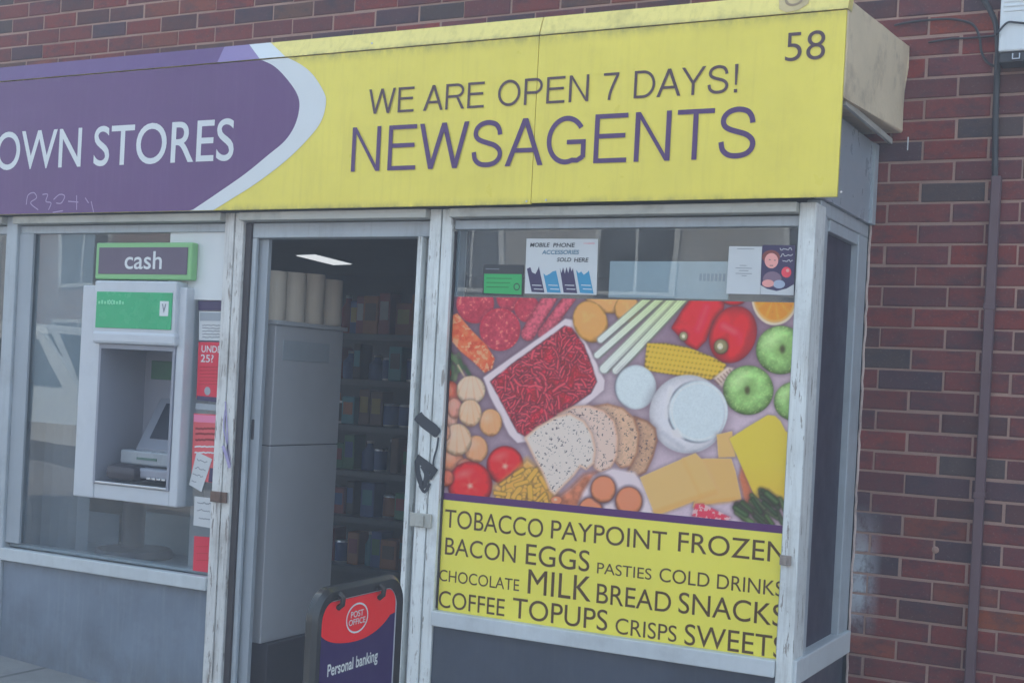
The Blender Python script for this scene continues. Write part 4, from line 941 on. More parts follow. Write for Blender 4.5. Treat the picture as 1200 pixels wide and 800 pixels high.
# tray of mince
tray = [(568, 443), (600, 420), (640, 392), (663, 375), (670, 376), (678, 388), (694, 418), (707, 446), (706, 456), (680, 478), (640, 503), (617, 516), (607, 517), (598, 508), (588, 488), (575, 462)]
lay(sd_poly(tray)-1.5, (206, 200, 214), 1.2, shadow=5)
mi = [(575, 447), (600, 427), (640, 398), (662, 382), (670, 384), (684, 404), (694, 430), (699, 447), (692, 460), (668, 477), (640, 494), (616, 511), (607, 506), (596, 486), (585, 465)]
wx = U+9*(fbm(14, 40)-0.5)*2; wy = Vv+9*(fbm(14, 50)-0.5)*2
ang = (fbm(40, 60)-0.5)*7
st_ = np.sin((U*np.cos(ang)+Vv*np.sin(ang))*1.15+6*fbm(20, 41)); st2 = np.abs(vnoise(U/3.1+3*fbm(9, 42), Vv/3.1+3*fbm(9, 43), 44)-0.5)*4-1
sel = (fbm(9, 70) > 0.5); v = np.where(sel, st_, st2)
k = 0.92+0.16*st_*np.clip(fbm(25, 71)*2-0.4, 0, 1)+0.17*st2+0.4*(fbm(10, 80)-0.5)
mp2 = sd_poly(mi); lay(mp2, shade((180, 56, 76), k), 1.2, shadow=2)
flow = fbm(38, 61)*9
for n_ in range(420):
    x, y = 575+rs.rand()*125, 382+rs.rand()*130
    iy = min(GZ-1, max(0, int((1-(y-350)/245)*GZ))); ix = min(GX-1, max(0, int((x-530)/400*GX)))
    a = flow[iy, ix]+rs.uniform(-0.9, 0.9); L_ = rs.uniform(3, 8); r_ = rs.uniform(1.0, 1.7); b2 = rs.uniform(-0.8, 0.8)
    p0_, p1_, p2_ = (x-math.cos(a)*L_, y-math.sin(a)*L_), (x, y), (x+math.cos(a+b2)*L_, y+math.sin(a+b2)*L_)
    d1_, _ = sd_cap(p0_, p1_, r_); d2_, _ = sd_cap(p1_, p2_, r_); d = np.maximum(np.minimum(d1_, d2_), mp2+0.5)
    if d.min() > 0: continue
    lay(d, shade((216, 84, 102), (rs.uniform(0.82, 1.12)-0.28*np.clip((d+r_)/r_, 0, 1)**2)), 0.9, 0.9, 1.2, 0.55)
dl_ = np.clip(-(sd_poly(mi)), 0, 12)/12; IMG[:] = IMG
# potatoes, leeks
ball(712, 352, 26, 15, (208, 160, 100), 10, tex=0.12, s=3); ball(735, 362, 15, 16, (205, 158, 98), 0, tex=0.12, s=5); ball(692, 377, 20, 25, (210, 160, 96), -20, tex=0.12, s=4)
for a, b, r in (((704, 398), (764, 346), 4.5), ((700, 416), (779, 346), 4.5), ((708, 432), (792, 348), 6), ((722, 434), (806, 345), 5)):
    d, tt = sd_cap(a, b, r); q = np.clip((d+r)/r, 0, 1); g = np.clip(tt*1.1-0.1, 0, 1)[..., None]
    c = (setc((198, 212, 214))*(1-g)+setc((176, 200, 152))*g)*(1.02-0.30*q**3+0.06*np.sin(d*2.2))[..., None]; lay(d, np.clip(c, 0, 255), 1.2)
    dd, tt = sd_cap((a[0]+r*0.7, a[1]+r*0.75), (b[0]+r*0.7, b[1]+r*0.75), 0.6); lay(dd, (92, 108, 96), 1.2, 0.7, 0)
# peppers, orange, corn
d = sd_poly([(789, 384), (800, 366), (812, 349), (848, 349), (846, 362), (834, 376), (826, 398), (816, 408), (806, 402)])-2; lay(d, shade((190, 36, 62), 1.05-0.35*np.clip((d+8)/8, 0, 1)**2+0.2*(fbm(14, 7)-0.5)))
d, tt = sd_cap((818, 386), (828, 360), 2.5); lay(d, (232, 110, 118), 4, 0.6, 0); ball(801, 394, 5, 5.5, (120, 120, 95)); ball(801, 394, 2.2, 2.5, (200, 200, 180), shadow=0)
ball(860, 350, 14, 8, (170, 30, 48))
d, x, y = sd_ell(859, 392, 27, 34, 20); lay(d, shade((196, 34, 58), 1.05-0.4*np.clip(x*x+y*y, 0, 1)**2+0.15*np.sin(x*7)*(1-np.abs(y))))
d, tt = sd_cap((848, 382), (861, 389), 3); lay(d, (240, 130, 135), 4, 0.7, 0); d, tt = sd_cap((868, 392), (868, 402), 1.5); lay(d, (235, 100, 110), 4, 0.5, 0)
ball(845, 406, 8.5, 9, (112, 108, 84)); ball(844, 406, 4, 4.5, (175, 175, 150), shadow=0); ball(844, 407, 1.8, 2, (225, 225, 210), shadow=0)
d, x, y = sd_ell(908, 348, 27, 33); lay(d, (236, 226, 205)); d, x, y = sd_ell(908, 347, 25, 31); lay(d, (238, 190, 110), shadow=0); d, x, y = sd_ell(908, 346, 23, 29)
th = np.arctan2(y, x); lay(d, shade((234, 160, 62), 1+0.18*np.sin(th*10)+0.15*(fbm(3, 8)-0.5)), shadow=0)
d = sd_poly([(760, 404), (780, 404), (806, 409), (832, 419), (849, 428), (846, 437), (832, 443), (800, 439), (757, 432)])-2
rows = np.sin((Vv-(U-757)*0.14)*1.05)*0.17+np.sin((U+(Vv*0.3))*1.25)*0.10; lay(d, shade((214, 184, 70), 1.02+rows-0.25*np.clip((d+7)/7, 0, 1)**2))
lay(sd_poly([(836, 443), (852, 430), (860, 431), (856, 444), (846, 454)]), (200, 188, 180), 1.5); 
for k in range(6): d, tt = sd_cap((838+k*3.4, 446-k*2.6), (842+k*3.2, 450-k*2.6), 0.6); lay(d, (120, 85, 80), 1, 0.8, 0)
# apples
for cx, cy, r, s in ((930, 470, 23, 3), (915, 410, 29, 1), (877, 457, 29.5, 2)):
    d, x, y = ball(cx, cy, r, r*0.98, (130, 176, 112), hi=0.10, rim=0.42, tex=0.14, s=s); lay(np.where(d < -1, -1, 9), (176, 206, 140), 1, np.clip((fbm(1.8, 300+s)-0.6)*3, 0, 0.5)[..., None], 0); sx_, sy_ = cx-r*0.04, cy-r*0.03
    if s == 1: sx_, sy_ = cx+2, cy-2
    d2, _, _ = sd_ell(sx_, sy_, r*0.28, r*0.32); lay(d2, (92, 120, 74), 6, 0.6, 0); d2, _, _ = sd_ell(sx_, sy_+1, r*0.10, r*0.15); lay(d2, (72, 74, 58), 1.5, 0.9, 0)
    d2, _, _ = sd_ell(cx-r*0.4, cy-r*0.4, r*0.3, r*0.2, -40); lay(d2, (205, 230, 185), 8, 0.45, 0)
# milk
d, x, y = sd_ell(745, 453.5, 24, 26); lay(d, (172, 188, 200), shadow=5); d, x, y = sd_ell(745, 453.5, 22, 24); lay(d, (184, 202, 214), shadow=0); d, x, y = sd_ell(744, 453.5, 23.3, 25.3); lay(np.abs(d)-0.5, (96, 104, 120), 1.2, np.clip(-x, 0, 1)[..., None], 0)
d, x, y = sd_ell(806, 485, 45, 46); lay(d, shade((186, 192, 206), 1.05-0.18*np.clip(x*x+y*y, 0, 1)**3), shadow=7)
d, x, y = sd_ell(818, 482, 35, 36); lay(d, (182, 200, 213), shadow=0); lay(np.abs(d)-0.9, (90, 96, 112), 1.2, np.clip(0.15-x*0.9+np.clip(y-0.5, 0, 1), 0, 1)[..., None], 0)
d, x, y = sd_ell(819, 482, 31.5, 33); lay(np.abs(d)-0.5, (196, 204, 212), 1, 0.8, 0)
d, tt = sd_cap((786, 455), (782, 488), 1.6); lay(d, (214, 220, 228), 3, 0.8, 0); d, tt = sd_cap((776, 507), (800, 524), 1.4); lay(d, (150, 156, 172), 3, 0.6, 0)
d, x, y = sd_ell(806, 485, 43, 44); lay(np.abs(d)-0.6, (150, 158, 176), 1.4, np.clip(x*0.5+y*0.8, 0, 1)[..., None], 0)
lay(sd_poly([(786, 504), (790, 512), (802, 514), (794, 502)]), (205, 210, 220), 1.5, 0.9, 0)
# onions, tomatoes
for cx, cy, rx, ry, c in ((527, 462, 12, 16, (178, 92, 78)), (528, 488, 9, 16, (205, 165, 150)), (533, 478, 9, 12, (196, 140, 130)), (530, 540, 14, 14, (190, 130, 105)), (575, 495, 13.5, 16, (222, 172, 128)), (552, 457, 17, 17, (216, 196, 176)), (551, 484, 13.5, 16, (216, 188, 160)), (558, 526, 14, 16, (220, 168, 130)), (536, 515, 17, 19, (214, 188, 164)), (545, 545, 10, 8, (150, 90, 80))):
    d, x, y = ball(cx, cy, rx, ry, c, hi=0.10, rim=0.40, tex=0.16, s=int(cx))
    lay(np.where(d < 0, -1, 9), (176, 120, 88), 1, np.clip((np.sin(np.arctan2(x, y+1.6)*22+cx)-0.55)*0.8, 0, 0.3)[..., None]*np.ones_like(U)[..., None], 0)
    d2, _, _ = sd_ell(cx-rx*0.3, cy-ry*0.35, rx*0.3, ry*0.25); lay(d2, (240, 226, 210), 5, 0.5, 0); d2, _, _ = sd_ell(cx+rx*0.1, cy+ry*0.9, 2.2, 1.6); lay(d2, (120, 84, 66), 1.5, 0.6, 0)
for cx, cy, r in ((592, 545, 21.5), (551, 568, 26)):
    d, x, y = ball(cx, cy, r, r*1.05, (204, 48, 58), hi=0.06, rim=0.5, tex=0.12)
    th = np.arctan2(y, x); rr = np.sqrt(x*x+y*y); k = np.clip(1-rr/0.62, 0, 1)*(0.5+0.5*np.sin(th*5+cx)); IMG[:] = IMG*(1-0.5*k[..., None])+setc((235, 130, 110))*0.5*k[..., None]
    d2, _, _ = sd_ell(cx, cy+1, 2.6, 2.6); lay(d2, (240, 210, 190), 2, 0.9, 0)
    d2, _, _ = sd_ell(cx-r*0.3, cy-r*0.5, r*0.3, r*0.13, -20); lay(d2, (240, 160, 155), 4, 0.6, 0)
for cx, cy, rx, ry, c in ((522, 437, 7, 8, (150, 70, 62)), (523, 560, 9, 10, (170, 96, 84)), (521, 507, 7, 10, (196, 150, 132))): ball(cx, cy, rx, ry, c, hi=0.1, rim=0.4, tex=0.15)
# pasta and prawns
lay(sd_poly([(584, 600), (580, 570), (600, 556), (618, 538), (632, 550), (652, 578), (652, 605)]), (214, 168, 84), 6)
for k in range(60):
    x, y = 584+rs.rand()*62, 545+rs.rand()*50; a = rs.rand()*math.pi; L_ = rs.uniform(4, 9); d, tt = sd_cap((x-math.cos(a)*L_, y-math.sin(a)*L_), (x+math.cos(a)*L_, y+math.sin(a)*L_), rs.uniform(2, 3.2)); d = np.maximum(d, sd_poly([(580, 606), (578, 572), (600, 556), (620, 536), (634, 550), (655, 578), (655, 606)]))
    lay(d, shade((232, 188, 92), (0.9+0.2*rs.rand()-0.25*np.clip((d+3)/3, 0, 1)**2)*np.ones_like(U)), 1, 1, 1.5, 0.4)
lay(sd_poly([(650, 585), (668, 572), (684, 556), (700, 552), (690, 575), (680, 600), (650, 600)]), shade((196, 128, 104), 0.9+0.4*(fbm(7, 90)-0.5)), 4)
ball(652, 586, 6.5, 5, (216, 140, 108)); ball(651, 585, 2.4, 2, (240, 190, 165), shadow=0)
# bread
crumb = fbm(2.2, 95); hole = fbm(2.0, 99)
for pts, c, e in (([(744, 489), (758, 494), (767, 502), (769, 516), (764, 535), (756, 552), (745, 558), (734, 556), (742, 540), (748, 520)], (178, 148, 128), (136, 100, 84)), ([(693, 477), (712, 474), (730, 479), (742, 490), (748, 508), (746, 530), (738, 545), (728, 547), (721, 540), (718, 508)], (194, 166, 146), (156, 118, 98)),
                ([(654, 486), (672, 477), (690, 476), (708, 482), (719, 494), (723, 512), (722, 534), (715, 547), (704, 552), (697, 547), (690, 520)], (214, 196, 190), (190, 156, 138)),
                ([(616, 513), (630, 501), (652, 489), (668, 485), (684, 494), (693, 508), (697, 526), (695, 542), (687, 549), (680, 545), (672, 556), (650, 578), (645, 574), (636, 552), (626, 534)], (204, 200, 200), (196, 168, 150))):
    d = sd_poly(pts)-1.5; lay(d, e, 1.2, shadow=4); cc = shade(c, 0.97+0.16*(crumb-0.5)); cc = np.where((hole > 0.70)[..., None], setc((92, 84, 92)), cc); lay(d+2.2, cc, 1.4, shadow=0)
# eggs in a pale dish
d = sd_poly([(676, 606), (686, 578), (698, 560), (718, 552), (742, 556), (756, 572), (768, 600), (760, 612), (690, 612)])-3; lay(d, (206, 200, 214), 2.5); 
for cx, cy, r in ((692, 598, 14), (707, 573, 14.5), (737, 587, 15.5)): ball(cx, cy, r, r*1.08, (208, 136, 106), hi=0.12, rim=0.38, tex=0.10, shadow=3, sh=0.8)
# cheeses
lay(sd_poly([(840, 509), (858, 505), (862, 535), (842, 536)]), (222, 188, 122)); lay(sd_poly([(870, 540), (884, 583), (874, 592), (866, 560)]), (178, 110, 86), 2)
d = sd_poly([(856, 514), (878, 500), (900, 487), (908, 488), (914, 494), (920, 506), (940, 512), (940, 590), (886, 582)])-1; lay(d, shade((202, 188, 78), 1.0+0.05*(fbm(40, 4)-0.5)+0.0*U)); kk = np.clip((Vv-540)/50, 0, 1)[..., None]*(d < 0)[..., None]; IMG[:] = IMG*(1-0.4*kk)+setc((216, 178, 78))*0.4*kk
lay(sd_poly([(822, 537), (857, 537), (862, 552), (869, 585), (840, 588), (812, 594)]), shade((228, 190, 122), 1+0.06*(fbm(20, 5)-0.5)))
lay(sd_poly([(750, 559), (800, 537), (815, 531), (824, 540), (840, 575), (800, 592), (768, 604)]), shade((230, 196, 130), 1+0.05*(fbm(20, 6)-0.5))); d, tt = sd_cap((801, 538), (822, 582), 0.8); lay(d, (205, 160, 92), 3, 0.7, 0); lay(sd_poly([(800, 537), (815, 531), (824, 540), (840, 575), (822, 582)]), (232, 198, 128), 2, 0.55, 0); lay(sd_poly([(820, 588), (862, 582), (868, 587), (812, 594)]), (196, 150, 84), 2, 0.6, 0); lay(sd_poly([(764, 598), (840, 572), (841, 578), (768, 605)]), (196, 154, 92), 2, 0.6, 0)
lay(sd_poly([(811, 604), (815, 590), (824, 590), (856, 606), (850, 612)]), np.where((fbm(4, 44) > 0.55)[..., None], setc((230, 190, 200)), setc((196, 70, 95))), 1.5)
for k in range(26):
    x, y = 866+rs.rand()*52, 574+rs.rand()*36; y = max(y, 600-(x-866)*0.7); a = rs.uniform(0.5, 1.1); L_ = rs.uniform(6, 12); d, tt = sd_cap((x-math.cos(a)*L_, y-math.sin(a)*L_), (x+math.cos(a)*L_, y+math.sin(a)*L_), rs.uniform(2, 3.5)); g = rs.rand(); lay(d, shade((62+30*g, 84+36*g, 70+14*g), 1.1-0.4*np.clip((d+3)/3, 0, 1)), 1.2, 0.95)
IMG = IMG*0.96+setc((150, 142, 158))*0.04
IMG = IMG*(0.96+0.06*fbm(1.6, 200, 2)+0.02*fbm(5, 210, 3))[..., None]
lum = IMG/255.0; lum = np.where(lum <= 0.04045, lum/12.92, ((lum+0.055)/1.055)**2.4)
ALB = np.maximum((lum-np.array(VEIL))/(np.array(WHITE)-np.array(VEIL))*0.8, 0.006)
ALB = ALB/np.maximum(ALB.max(-1, keepdims=True)/0.85, 1)
me = bpy.data.meshes.new('food_picture')
verts = np.stack([WX, np.full_like(WX, YG-0.0006), WZ], -1).reshape(-1, 3)
idx = np.arange(GX*GZ).reshape(GZ, GX)
quads = np.stack([idx[:-1, :-1], idx[:-1, 1:], idx[1:, 1:], idx[1:, :-1]], -1).reshape(-1, 4)
me.vertices.add(len(verts)); me.vertices.foreach_set('co', verts.ravel())
me.loops.add(quads.size); me.loops.foreach_set('vertex_index', quads.ravel().astype(np.int32))
me.polygons.add(len(quads)); me.polygons.foreach_set('loop_start', (np.arange(len(quads))*4).astype(np.int32))
me.update(calc_edges=True); me.validate()
at = me.color_attributes.new('tint', 'FLOAT_COLOR', 'POINT')
at.data.foreach_set('color', np.concatenate([ALB.reshape(-1, 3), np.ones((GX*GZ, 1))], 1).astype(np.float32).ravel())
win = thing('window_graphic', ((fx0+fx1)/2, YG, SILL_T+0.02), 'large window sticker of groceries over a yellow list of goods sold', 'window sticker')
mesh_obj('food_picture', me, M['print_food'], win)
YT = YG
bm = NB(); box(bm, fx0-0.002, fx1, YT-0.0005, YT+0.0006, Z(-1.071), Z(-1.0465)); obj('purple_band', bm, M['band_purple'], win)
bm = NB(); box(bm, fx0-0.001, fx1, YT-0.0006, YT+0.0006, SILL_T-0.012, Z(-1.0715)); tp = obj('yellow_list', bm, M['sheet_yellow'], win)
WL = [('TOBACCO', 521.5, 636.5, (523, 596), (523, 617.5)), ('PAYPOINT', 646, 781, (650, 609), (650, 631)), ('FROZEN', 795, 922, (797, 622.5), (797, 646)),
      ('BACON', 522, 604.5, (524, 629), (524, 649.5)), ('EGGS', 616.5, 691, (619, 636.5), (619, 661)), ('PASTIES', 700, 763.5, (702, 658.5), (702, 671.5)), ('COLD', 773, 831.5, (774, 664.5), (774, 681)), ('DRINKS', 840.5, 918, (842, 672), (842, 689.5)),
      ('CHOCOLATE', 515, 608.5, (516, 666.5), (516, 680)), ('MILK', 619, 693, (621, 666.5), (621, 695)), ('BREAD', 699.5, 786.5, (701, 683), (701, 706)), ('SNACKS', 795.5, 919, (797, 693), (797, 718)),
      ('COFFEE', 514.5, 591.5, (516, 691), (516, 711)), ('TOPUPS', 601, 712, (603, 699.5), (603, 723.5)), ('CRISPS', 721.5, 793, (723, 723), (723, 742)), ('SWEETS', 802.5, 920, (804, 730), (804, 755))]
for s, xa, xb, a, c in WL:
    bm = NB()
    pa, pc_ = P(*a, YT), P(*c, YT); ym = (a[1]+c[1])/2
    text(bm, s, P(xa, ym, YT).x, P(xb, ym+(xb-xa)*0.155, YT).x, pc_.z, pa.z, onY(YT-0.0014), 0.0)
    flat('lettering', bm, M['olive_text'], tp)

# ------------------------------------------------------------------ pavement sign standing in front of the doorway
O = Vector((-0.727, -2.373, 0)); E_ = Vector((-0.022, 0.419, 0)).normalized(); NN = Vector((E_.y, -E_.x, 0))
WD, TOP = 0.420, Z(-1.136); G0 = ground_z(-0.74)
psn = thing('pavement_sign', (O+E_*WD/2) + Vector((0, 0, G0)), 'black framed pavement sign with red and navy panel standing before the doorway', 'pavement sign')
def AB(u, v, d=0.0): return O+E_*u+NN*d+Vector((0, 0, v))
def rrect(u0, u1, v0, v1, r, n=8):
    pts = []
    for cx, cz, a0 in ((u1-r, v1-r, 0), (u0+r, v1-r, 90), (u0+r, v0+r, 180), (u1-r, v0+r, 270)):
        for k in range(n+1):
            a = math.radians(a0+90*k/n); pts.append((cx+r*math.cos(a), cz+r*math.sin(a)))
    return pts
def extr(bm, pts, d0, d1, bev=0):
    a = [bm.verts.new(AB(u, v, d0)) for u, v in pts]; b = [bm.verts.new(AB(u, v, d1)) for u, v in pts]
    bm.faces.new(a); bm.faces.new(b[::-1]); n = len(pts)
    for i in range(n): bm.faces.new((a[i], b[i], b[(i+1) % n], a[(i+1) % n]))
    return bm
def border(bm, o_, i_, d0, d1):
    n = len(o_); L = [[bm.verts.new(AB(u, v, d)) for u, v in pts] for pts, d in ((o_, d0-0.006), (i_, d0), (i_, d1), (o_, d1))]
    mid_ = [bm.verts.new(AB((a_[0]*0.7+b_2[0]*0.3), (a_[1]*0.7+b_2[1]*0.3), d0+0.004)) for a_, b_2 in zip(o_, i_)]
    ring = [L[0], mid_, L[1], L[2], L[3], L[0]]
    for p_, q_ in zip(ring, ring[1:]):
        for k in range(n): bm.faces.new((p_[k], p_[(k+1) % n], q_[(k+1) % n], q_[k]))
    return bm
OR_, IR_ = rrect(0, WD, G0+0.05, TOP, 0.075, 9), rrect(0.034, WD-0.034, G0+0.10, TOP-0.032, 0.05, 9)
fr_ = obj('frame', border(NB(), OR_, IR_, 0.012, -0.010), M['black_plastic'], psn, True)
PU0, PU1, PV1, PV0 = 0.0345, WD-0.0345, TOP-0.0325, G0+0.1005
bm = NB(); extr(bm, rrect(PU0, PU1, PV0, PV1, 0.05), 0.008, -0.008); pn = obj('panel', bm, M['po_navy'], psn)
bm = NB(); ring = [AB(u, v, 0.0085) for u, v in rrect(PU0, PU1, PV0, PV1, 0.045)]; tube(bm, ring, 0.0022, 6, True); obj('panel_edge', bm, paint('edge_pale', (0.4, 0.41, 0.44), 0.3, grain=0.05), pn)
def PS(x, y):
    q = PP(x, y, O+NN*0.009, NN); r = q-O; return (r.dot(E_), q.z)
top_r = [p for p in rrect(PU0+0.003, PU1-0.003, PV0, PV1-0.003, 0.042) if p[1] > PV1-0.05]
low = [(374.5, 742.5), (380, 748.5), (389, 752.3), (400, 753), (413, 751.5), (427, 747), (440, 739), (450, 729.5), (458.5, 718)]
lw = [PS(*p) for p in smooth_curve(low, 5)]; lw[0] = (PU0+0.003, lw[0][1]); lw[-1] = (PU1-0.003, lw[-1][1])
tr_ = sorted([p for p in top_r], key=lambda p: -p[0])
bm = NB(); bm.faces.new([bm.verts.new(AB(u, v, 0.0088)) for u, v in lw+rrect(PU0+0.003, PU1-0.003, PV0, PV1-0.003, 0.042)[:18]]); flat('red_field', bm, M['po_red'], pn)
fA = lambda d: (lambda u, v: AB(u, v, d))
lc = PS(418.3, 723.3); lx = PS(430.5, 720); lz = PS(418.3, 706.8); rx, rz = abs(lx[0]-lc[0]), abs(lz[1]-lc[1])
bm = NB(); ribbon(bm, [(lc[0]+rx*math.cos(a), lc[1]+rz*math.sin(a)) for a in np.linspace(0, 2*math.pi, 41)], 0.0022, fA(0.0100))
text(bm, 'POST', lc[0]-rx*0.62, lc[0]+rx*0.58, lc[1]+rz*0.08, lc[1]+rz*0.52, fA(0.0102), 0.01); text(bm, 'OFFICE', lc[0]-rx*0.78, lc[0]+rx*0.78, lc[1]-rz*0.45, lc[1]-rz*0.03, fA(0.0102), 0.01)
flat('round_logo', bm, M['white_print'], pn)
a, c = PS(383, 791), PS(442, 772.5); tz = PS(383, 780)[1]
bm = NB(); text(bm, 'Personal banking', a[0], c[0], (a[1]+c[1])/2-0.012, (a[1]+c[1])/2+0.026, fA(0.0100), 0.02)
c2 = PS(440, 797); text(bm, 'banking', c2[0]-0.11, c2[0], c2[1]-0.04, c2[1]-0.002, fA(0.0100), 0.02); flat('lettering', bm, M['white_print'], pn)
for x, y in ((396, 703), (444, 691)):
    u = PS(x, y)[0]; bm = NB(); tube(bm, [AB(u, TOP-0.018, 0.012), AB(u, TOP-0.026, 0.024), AB(u, TOP-0.042, 0.022), AB(u, TOP-0.052, 0.010)], 0.007, 8); obj('clip', bm, M['black_plastic'], psn, True)
bm = NB(); extr(bm, [(-0.02, G0+0.085), (-0.02, G0+0.03), (0.02, G0+0.002), (WD-0.02, G0+0.002), (WD+0.02, G0+0.03), (WD+0.02, G0+0.085)], 0.22, -0.22); bmesh.ops.bevel(bm, geom=list(bm.edges), offset=0.012, segments=2, affect='EDGES'); obj('base', bm, M['black_plastic'], psn)

# ------------------------------------------------------------------ meter box, cables and trunking on the brick wall
q0 = P(1169.5, 63, -0.10)
mb = thing('junction_box', (q0.x+0.12, -0.004, q0.z), 'white electrical box fixed high on the brick wall above the trunking', 'electrical box')
bm = NB(); box(bm, q0.x, q0.x+0.24, -0.10, -0.012, q0.z+0.006, q0.z+0.34, 0.006); bx_ = obj('box_body', bm, M['meter_white'], mb)
bm = NB()
for k in range(4): box(bm, q0.x+0.012, q0.x+0.23, -0.103, -0.1003, q0.z+0.14+k*0.016, q0.z+0.147+k*0.016, 0.001)
obj('louvre', bm, M['meter_white'], bx_)
bm = NB(); box(bm, q0.x+0.004, q0.x+0.235, -0.092, -0.004, q0.z-0.03, q0.z+0.0055, 0.004); obj('under_shade', bm, M['cable'], mb)  # black slab added for the shadow under the electrical box
bm = NB(); cx0 = P(1190, 68, -0.1).x; tube(bm, [(cx0-0.01, -0.094, q0.z-0.002), (cx0-0.01, -0.096, q0.z-0.02), (cx0+0.012, -0.096, q0.z-0.02), (cx0+0.012, -0.094, q0.z-0.002)], 0.003, 6); obj('clip', bm, M['steel'], mb)
def cable(name, pts, r, lab, Y=-0.014, off=None):
    W_ = [P(x, y, Y if off is None else off[i]) for i, (x, y) in enumerate(pts)]
    bm = NB(); tube(bm, smooth_curve([tuple(p) for p in W_], 6), r, 8); return tag(obj(name, bm, M['cable'], None, True), lab, 'cable')
cable('cable', [(1048, 30), (1062, 27), (1085, 24), (1110, 22.5), (1130, 25), (1142, 31), (1148, 45), (1150, 60), (1156, 72), (1166, 78), (1172, 76)], 0.0042, 'thin black cable looping over the bricks beside the canopy end')
cable('cable', [(1088, 50), (1112, 46), (1140, 44.5), (1166, 42), (1168, 40), (1180, 27), (1190, 26.5), (1204, 28)], 0.0036, 'thin black cable crossing the face of the white box', off=[-0.012, -0.012, -0.013, -0.03, -0.106, -0.108, -0.108, -0.108])
cable('cable', [(1146, -14), (1153, 0), (1160, 12), (1167, 30), (1169, 60), (1168, 90)], 0.009, 'thick dark cable coming down to the corner of the white box', Y=-0.02)
qa = P(1169, 66, -0.02); qb = P(1166, 205, -0.02)
bm = NB(); tube(bm, [(qa.x, -0.016, qa.z), (qa.x+0.003, -0.015, (qa.z+qb.z)/2), (qb.x, -0.016, qb.z-0.02)], 0.0105, 10)
dc = obj('cable', bm, M['cable'], None, True); tag(dc, 'black cable dropping from the white box into the trunking', 'cable')
tk = thing('cable_trunking', (P(1166, 208, -0.02).x, -0.012, ground_z(0.35)), 'purplish grey square trunking running down the brick wall', 'trunking')
zt2 = P(1166, 206, -0.03).z; xa = P(1161.5, 206, -0.03).x
bm = NB(); box(bm, xa, xa+0.033, -0.032, -0.0005, ground_z(0.35)-0.02, zt2, 0.003); obj('channel', bm, M['trunking'], tk)
bm = NB(); box(bm, xa+0.003, xa+0.030, -0.0345, -0.0322, ground_z(0.35), zt2-0.002, 0.0008); obj('lid', bm, M['trunking'], tk)
for zc in (1.75, 1.1, 0.4):
    bm = NB(); box(bm, xa-0.003, xa+0.036, -0.036, -0.0006, zc, zc+0.02, 0.002); obj('clip', bm, M['trunking'], tk)
# sealant line and drips on the brick beside the return
bm = NB(); pts = [(OX1+0.004+random.uniform(-0.002, 0.003), -0.003, z) for z in np.linspace(0.35, Z(0.27), 60)]; tube(bm, pts, 0.0045, 6)
obj('sealant_bead', bm, paint('sealant', A(165, 160, 165), 0.7, grain=0.2, dirt=A(90, 80, 85), dirt_amt=0.8), front)
bm = NB(); q = P(1064, 168, -0.001); box(bm, q.x-0.002, q.x+0.002, -0.003, -0.0012, q.z-0.025, q.z+0.022); obj('white_drip', bm, M['white_print'], wall)
bm = NB(); q = P(1096, 644, -0.001); bmesh.ops.create_icosphere(bm, subdivisions=2, radius=1, matrix=Matrix.Translation((q.x, 0.001, q.z)) @ Matrix.Diagonal((0.013, 0.004, 0.013, 1))); obj('mortar_dab', bm, M['mortar'], wall, True)

# ------------------------------------------------------------------ the sunny side of the street, mirrored in the shop windows
M['render_pale'] = paint('render_pale', (0.46, 0.46, 0.45), 0.8, grain=0.08, dirt=(0.4, 0.38, 0.36), dirt_amt=0.4, streak=0.2)
M['render_brick'] = paint('render_brick', (0.28, 0.17, 0.13), 0.85, grain=0.2)
M['roof_tile'] = paint('roof_tile', (0.13, 0.10, 0.09), 0.8, grain=0.2)
M['dark_glass'] = paint('dark_glass', (0.03, 0.035, 0.04), 0.08, grain=0.1)
def house(x0, x1, m, lab):
    y1, y0, h = -19.0, -27.0, 5.4
    t_ = thing('terraced_house', ((x0+x1)/2, -23, 0), lab, 'house', 'houses across the street')
    obj('wall', box(NB(), x0, x1, y0, y1, -0.3, h), m, t_)
    bm = NB(); v = [bm.verts.new((x, y, z)) for x in (x0, x1) for y, z in ((y0-0.3, h), ((y0+y1)/2, h+2.6), (y1+0.3, h))]
    bm.faces.new(v[0:3]); bm.faces.new(v[3:6]); bm.faces.new((v[0], v[3], v[4], v[1])); bm.faces.new((v[1], v[4], v[5], v[2])); bm.faces.new((v[0], v[3], v[5], v[2]))
    rf = obj('roof', bm, M['roof_tile'], t_)
    obj('chimney', box(NB(), x0+0.4, x0+1.3, -23.5, -22.6, h+1.6, h+3.4), M['render_brick'], rf)
    for cx, z0_, wd, hh in ((x0+1.7, 3.2, 1.5, 1.3), (x1-1.7, 3.2, 1.3, 1.3), (x0+1.7, 0.8, 1.9, 1.5)):
        wf = obj('window', box(NB(), cx-wd/2-0.08, cx+wd/2+0.08, y1-0.02, y1+0.05, z0_-0.08, z0_+hh+0.08, 0.01), M['meter_white'], t_)
        for k in (0, 1): obj('pane', box(NB(), cx-wd/2+k*wd/2+0.03, cx-wd/2+(k+1)*wd/2-0.03, y1+0.0505, y1+0.055, z0_, z0_+hh), M['dark_glass'], wf)
    d_ = obj('door', box(NB(), x1-1.6, x1-0.7, y1-0.02, y1+0.06, 0.0, 2.05, 0.01), GM['blue'], t_)
    obj('handle', box(NB(), x1-0.86, x1-0.82, y1+0.0605, y1+0.10, 1.0, 1.12, 0.01), M['steel'], d_)
HM = ['render_pale', 'render_brick']
for n in range(9):
    house(-44+n*6.8, -44+n*6.8+6.79, M[HM[0] if n % 3 else HM[1]], 'terraced house across the street, seen only mirrored in the shop glass')
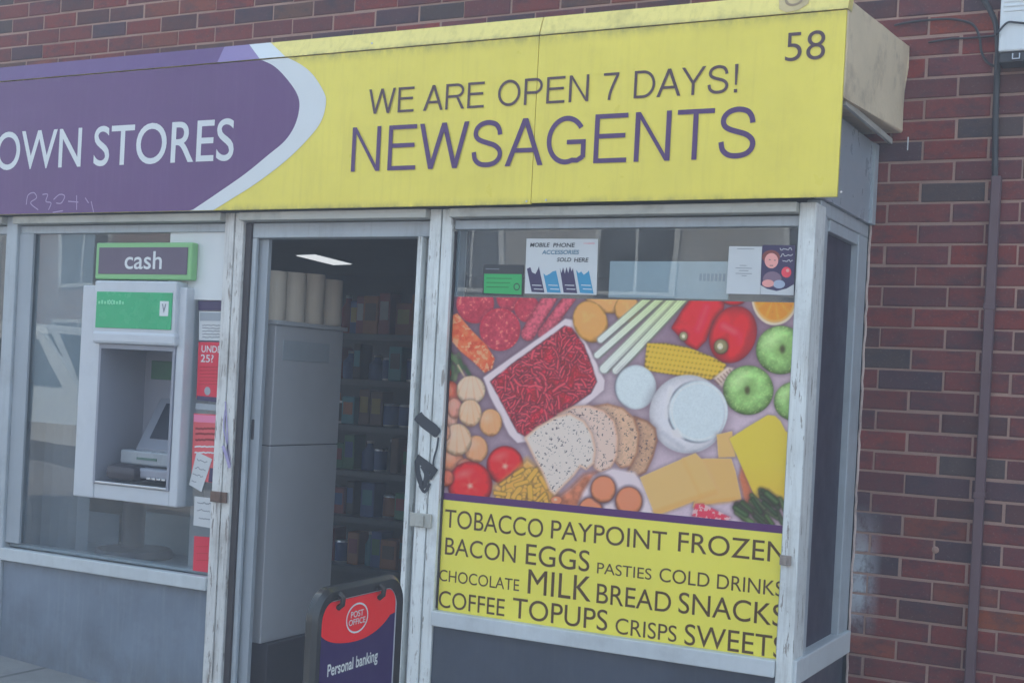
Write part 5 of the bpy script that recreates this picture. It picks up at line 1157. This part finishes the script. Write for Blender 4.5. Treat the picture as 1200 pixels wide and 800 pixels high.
van = thing('parked_van', (-13.2, -9.6, -0.13), 'white van parked across the road, seen only mirrored in the shop glass', 'van')
prof = [(-2.5, 0.35), (-2.5, 1.75), (-2.35, 1.98), (0.9, 2.0), (1.15, 1.93), (1.75, 1.15), (2.4, 0.98), (2.5, 0.8), (2.5, 0.35)]
bm = NB(); prism(bm, [(-13.2+x, z-0.13) for x, z in prof], -10.5, -8.7); bmesh.ops.bevel(bm, geom=list(bm.edges), offset=0.06, segments=2, affect='EDGES'); vb_ = obj('body', bm, M['meter_white'], van, True)
bm = NB(); prism(bm, [(-13.2+x, z-0.13) for x, z in ((0.25, 1.2), (0.25, 1.8), (1.05, 1.8), (1.5, 1.2))], -8.70, -8.685); obj('side_window', bm, M['dark_glass'], van)
bm = NB(); v = [bm.verts.new((-13.2+x, y, z-0.13)) for x, y, z in ((1.19, -10.3, 1.88), (1.19, -8.9, 1.88), (1.73, -8.85, 1.2), (1.73, -10.35, 1.2))]; bm.faces.new(v); obj('windscreen', bm, M['dark_glass'], van)
for x in (-1.55, 1.55):
    for y in (-8.85, -10.35):
        bm = NB(); lathe(bm, [(0.32, -0.11), (0.34, -0.06), (0.34, 0.06), (0.32, 0.11)], 0, 0, 24); bm.transform(Matrix.Translation((-13.2+x, y, 0.21)) @ Matrix.Rotation(math.radians(90), 4, 'X')); wh = obj('wheel', bm, M['cable'], van, True)
        bm = NB(); lathe(bm, [(0.19, -0.115), (0.19, 0.115)], 0, 0, 16); bm.transform(Matrix.Translation((-13.2+x, y, 0.21)) @ Matrix.Rotation(math.radians(90), 4, 'X')); obj('rim', bm, M['steel'], wh)
for y in (-8.95, -10.25): obj('headlight', box(NB(), -10.715, -10.69, y-0.14, y+0.14, 0.60, 0.78, 0.01), M['paper_white'], van)

# ------------------------------------------------------------------ thin volume added to imitate lens veil
hm = bpy.data.materials.new('lens_veil'); hm.use_nodes = True; ht = hm.node_tree; ht.nodes.remove(ht.nodes['Principled BSDF'])
pv = ht.nodes.new('ShaderNodeVolumePrincipled'); pv.inputs['Density'].default_value = 0.023; pv.inputs['Color'].default_value = (0.80, 0.86, 1, 1)
ht.links.new(pv.outputs[0], ht.nodes['Material Output'].inputs['Volume'])
hb = obj('lens_veil', box(NB(), -215, 215, -215, 215, -12, 12), hm); tag(hb, kind='stuff')
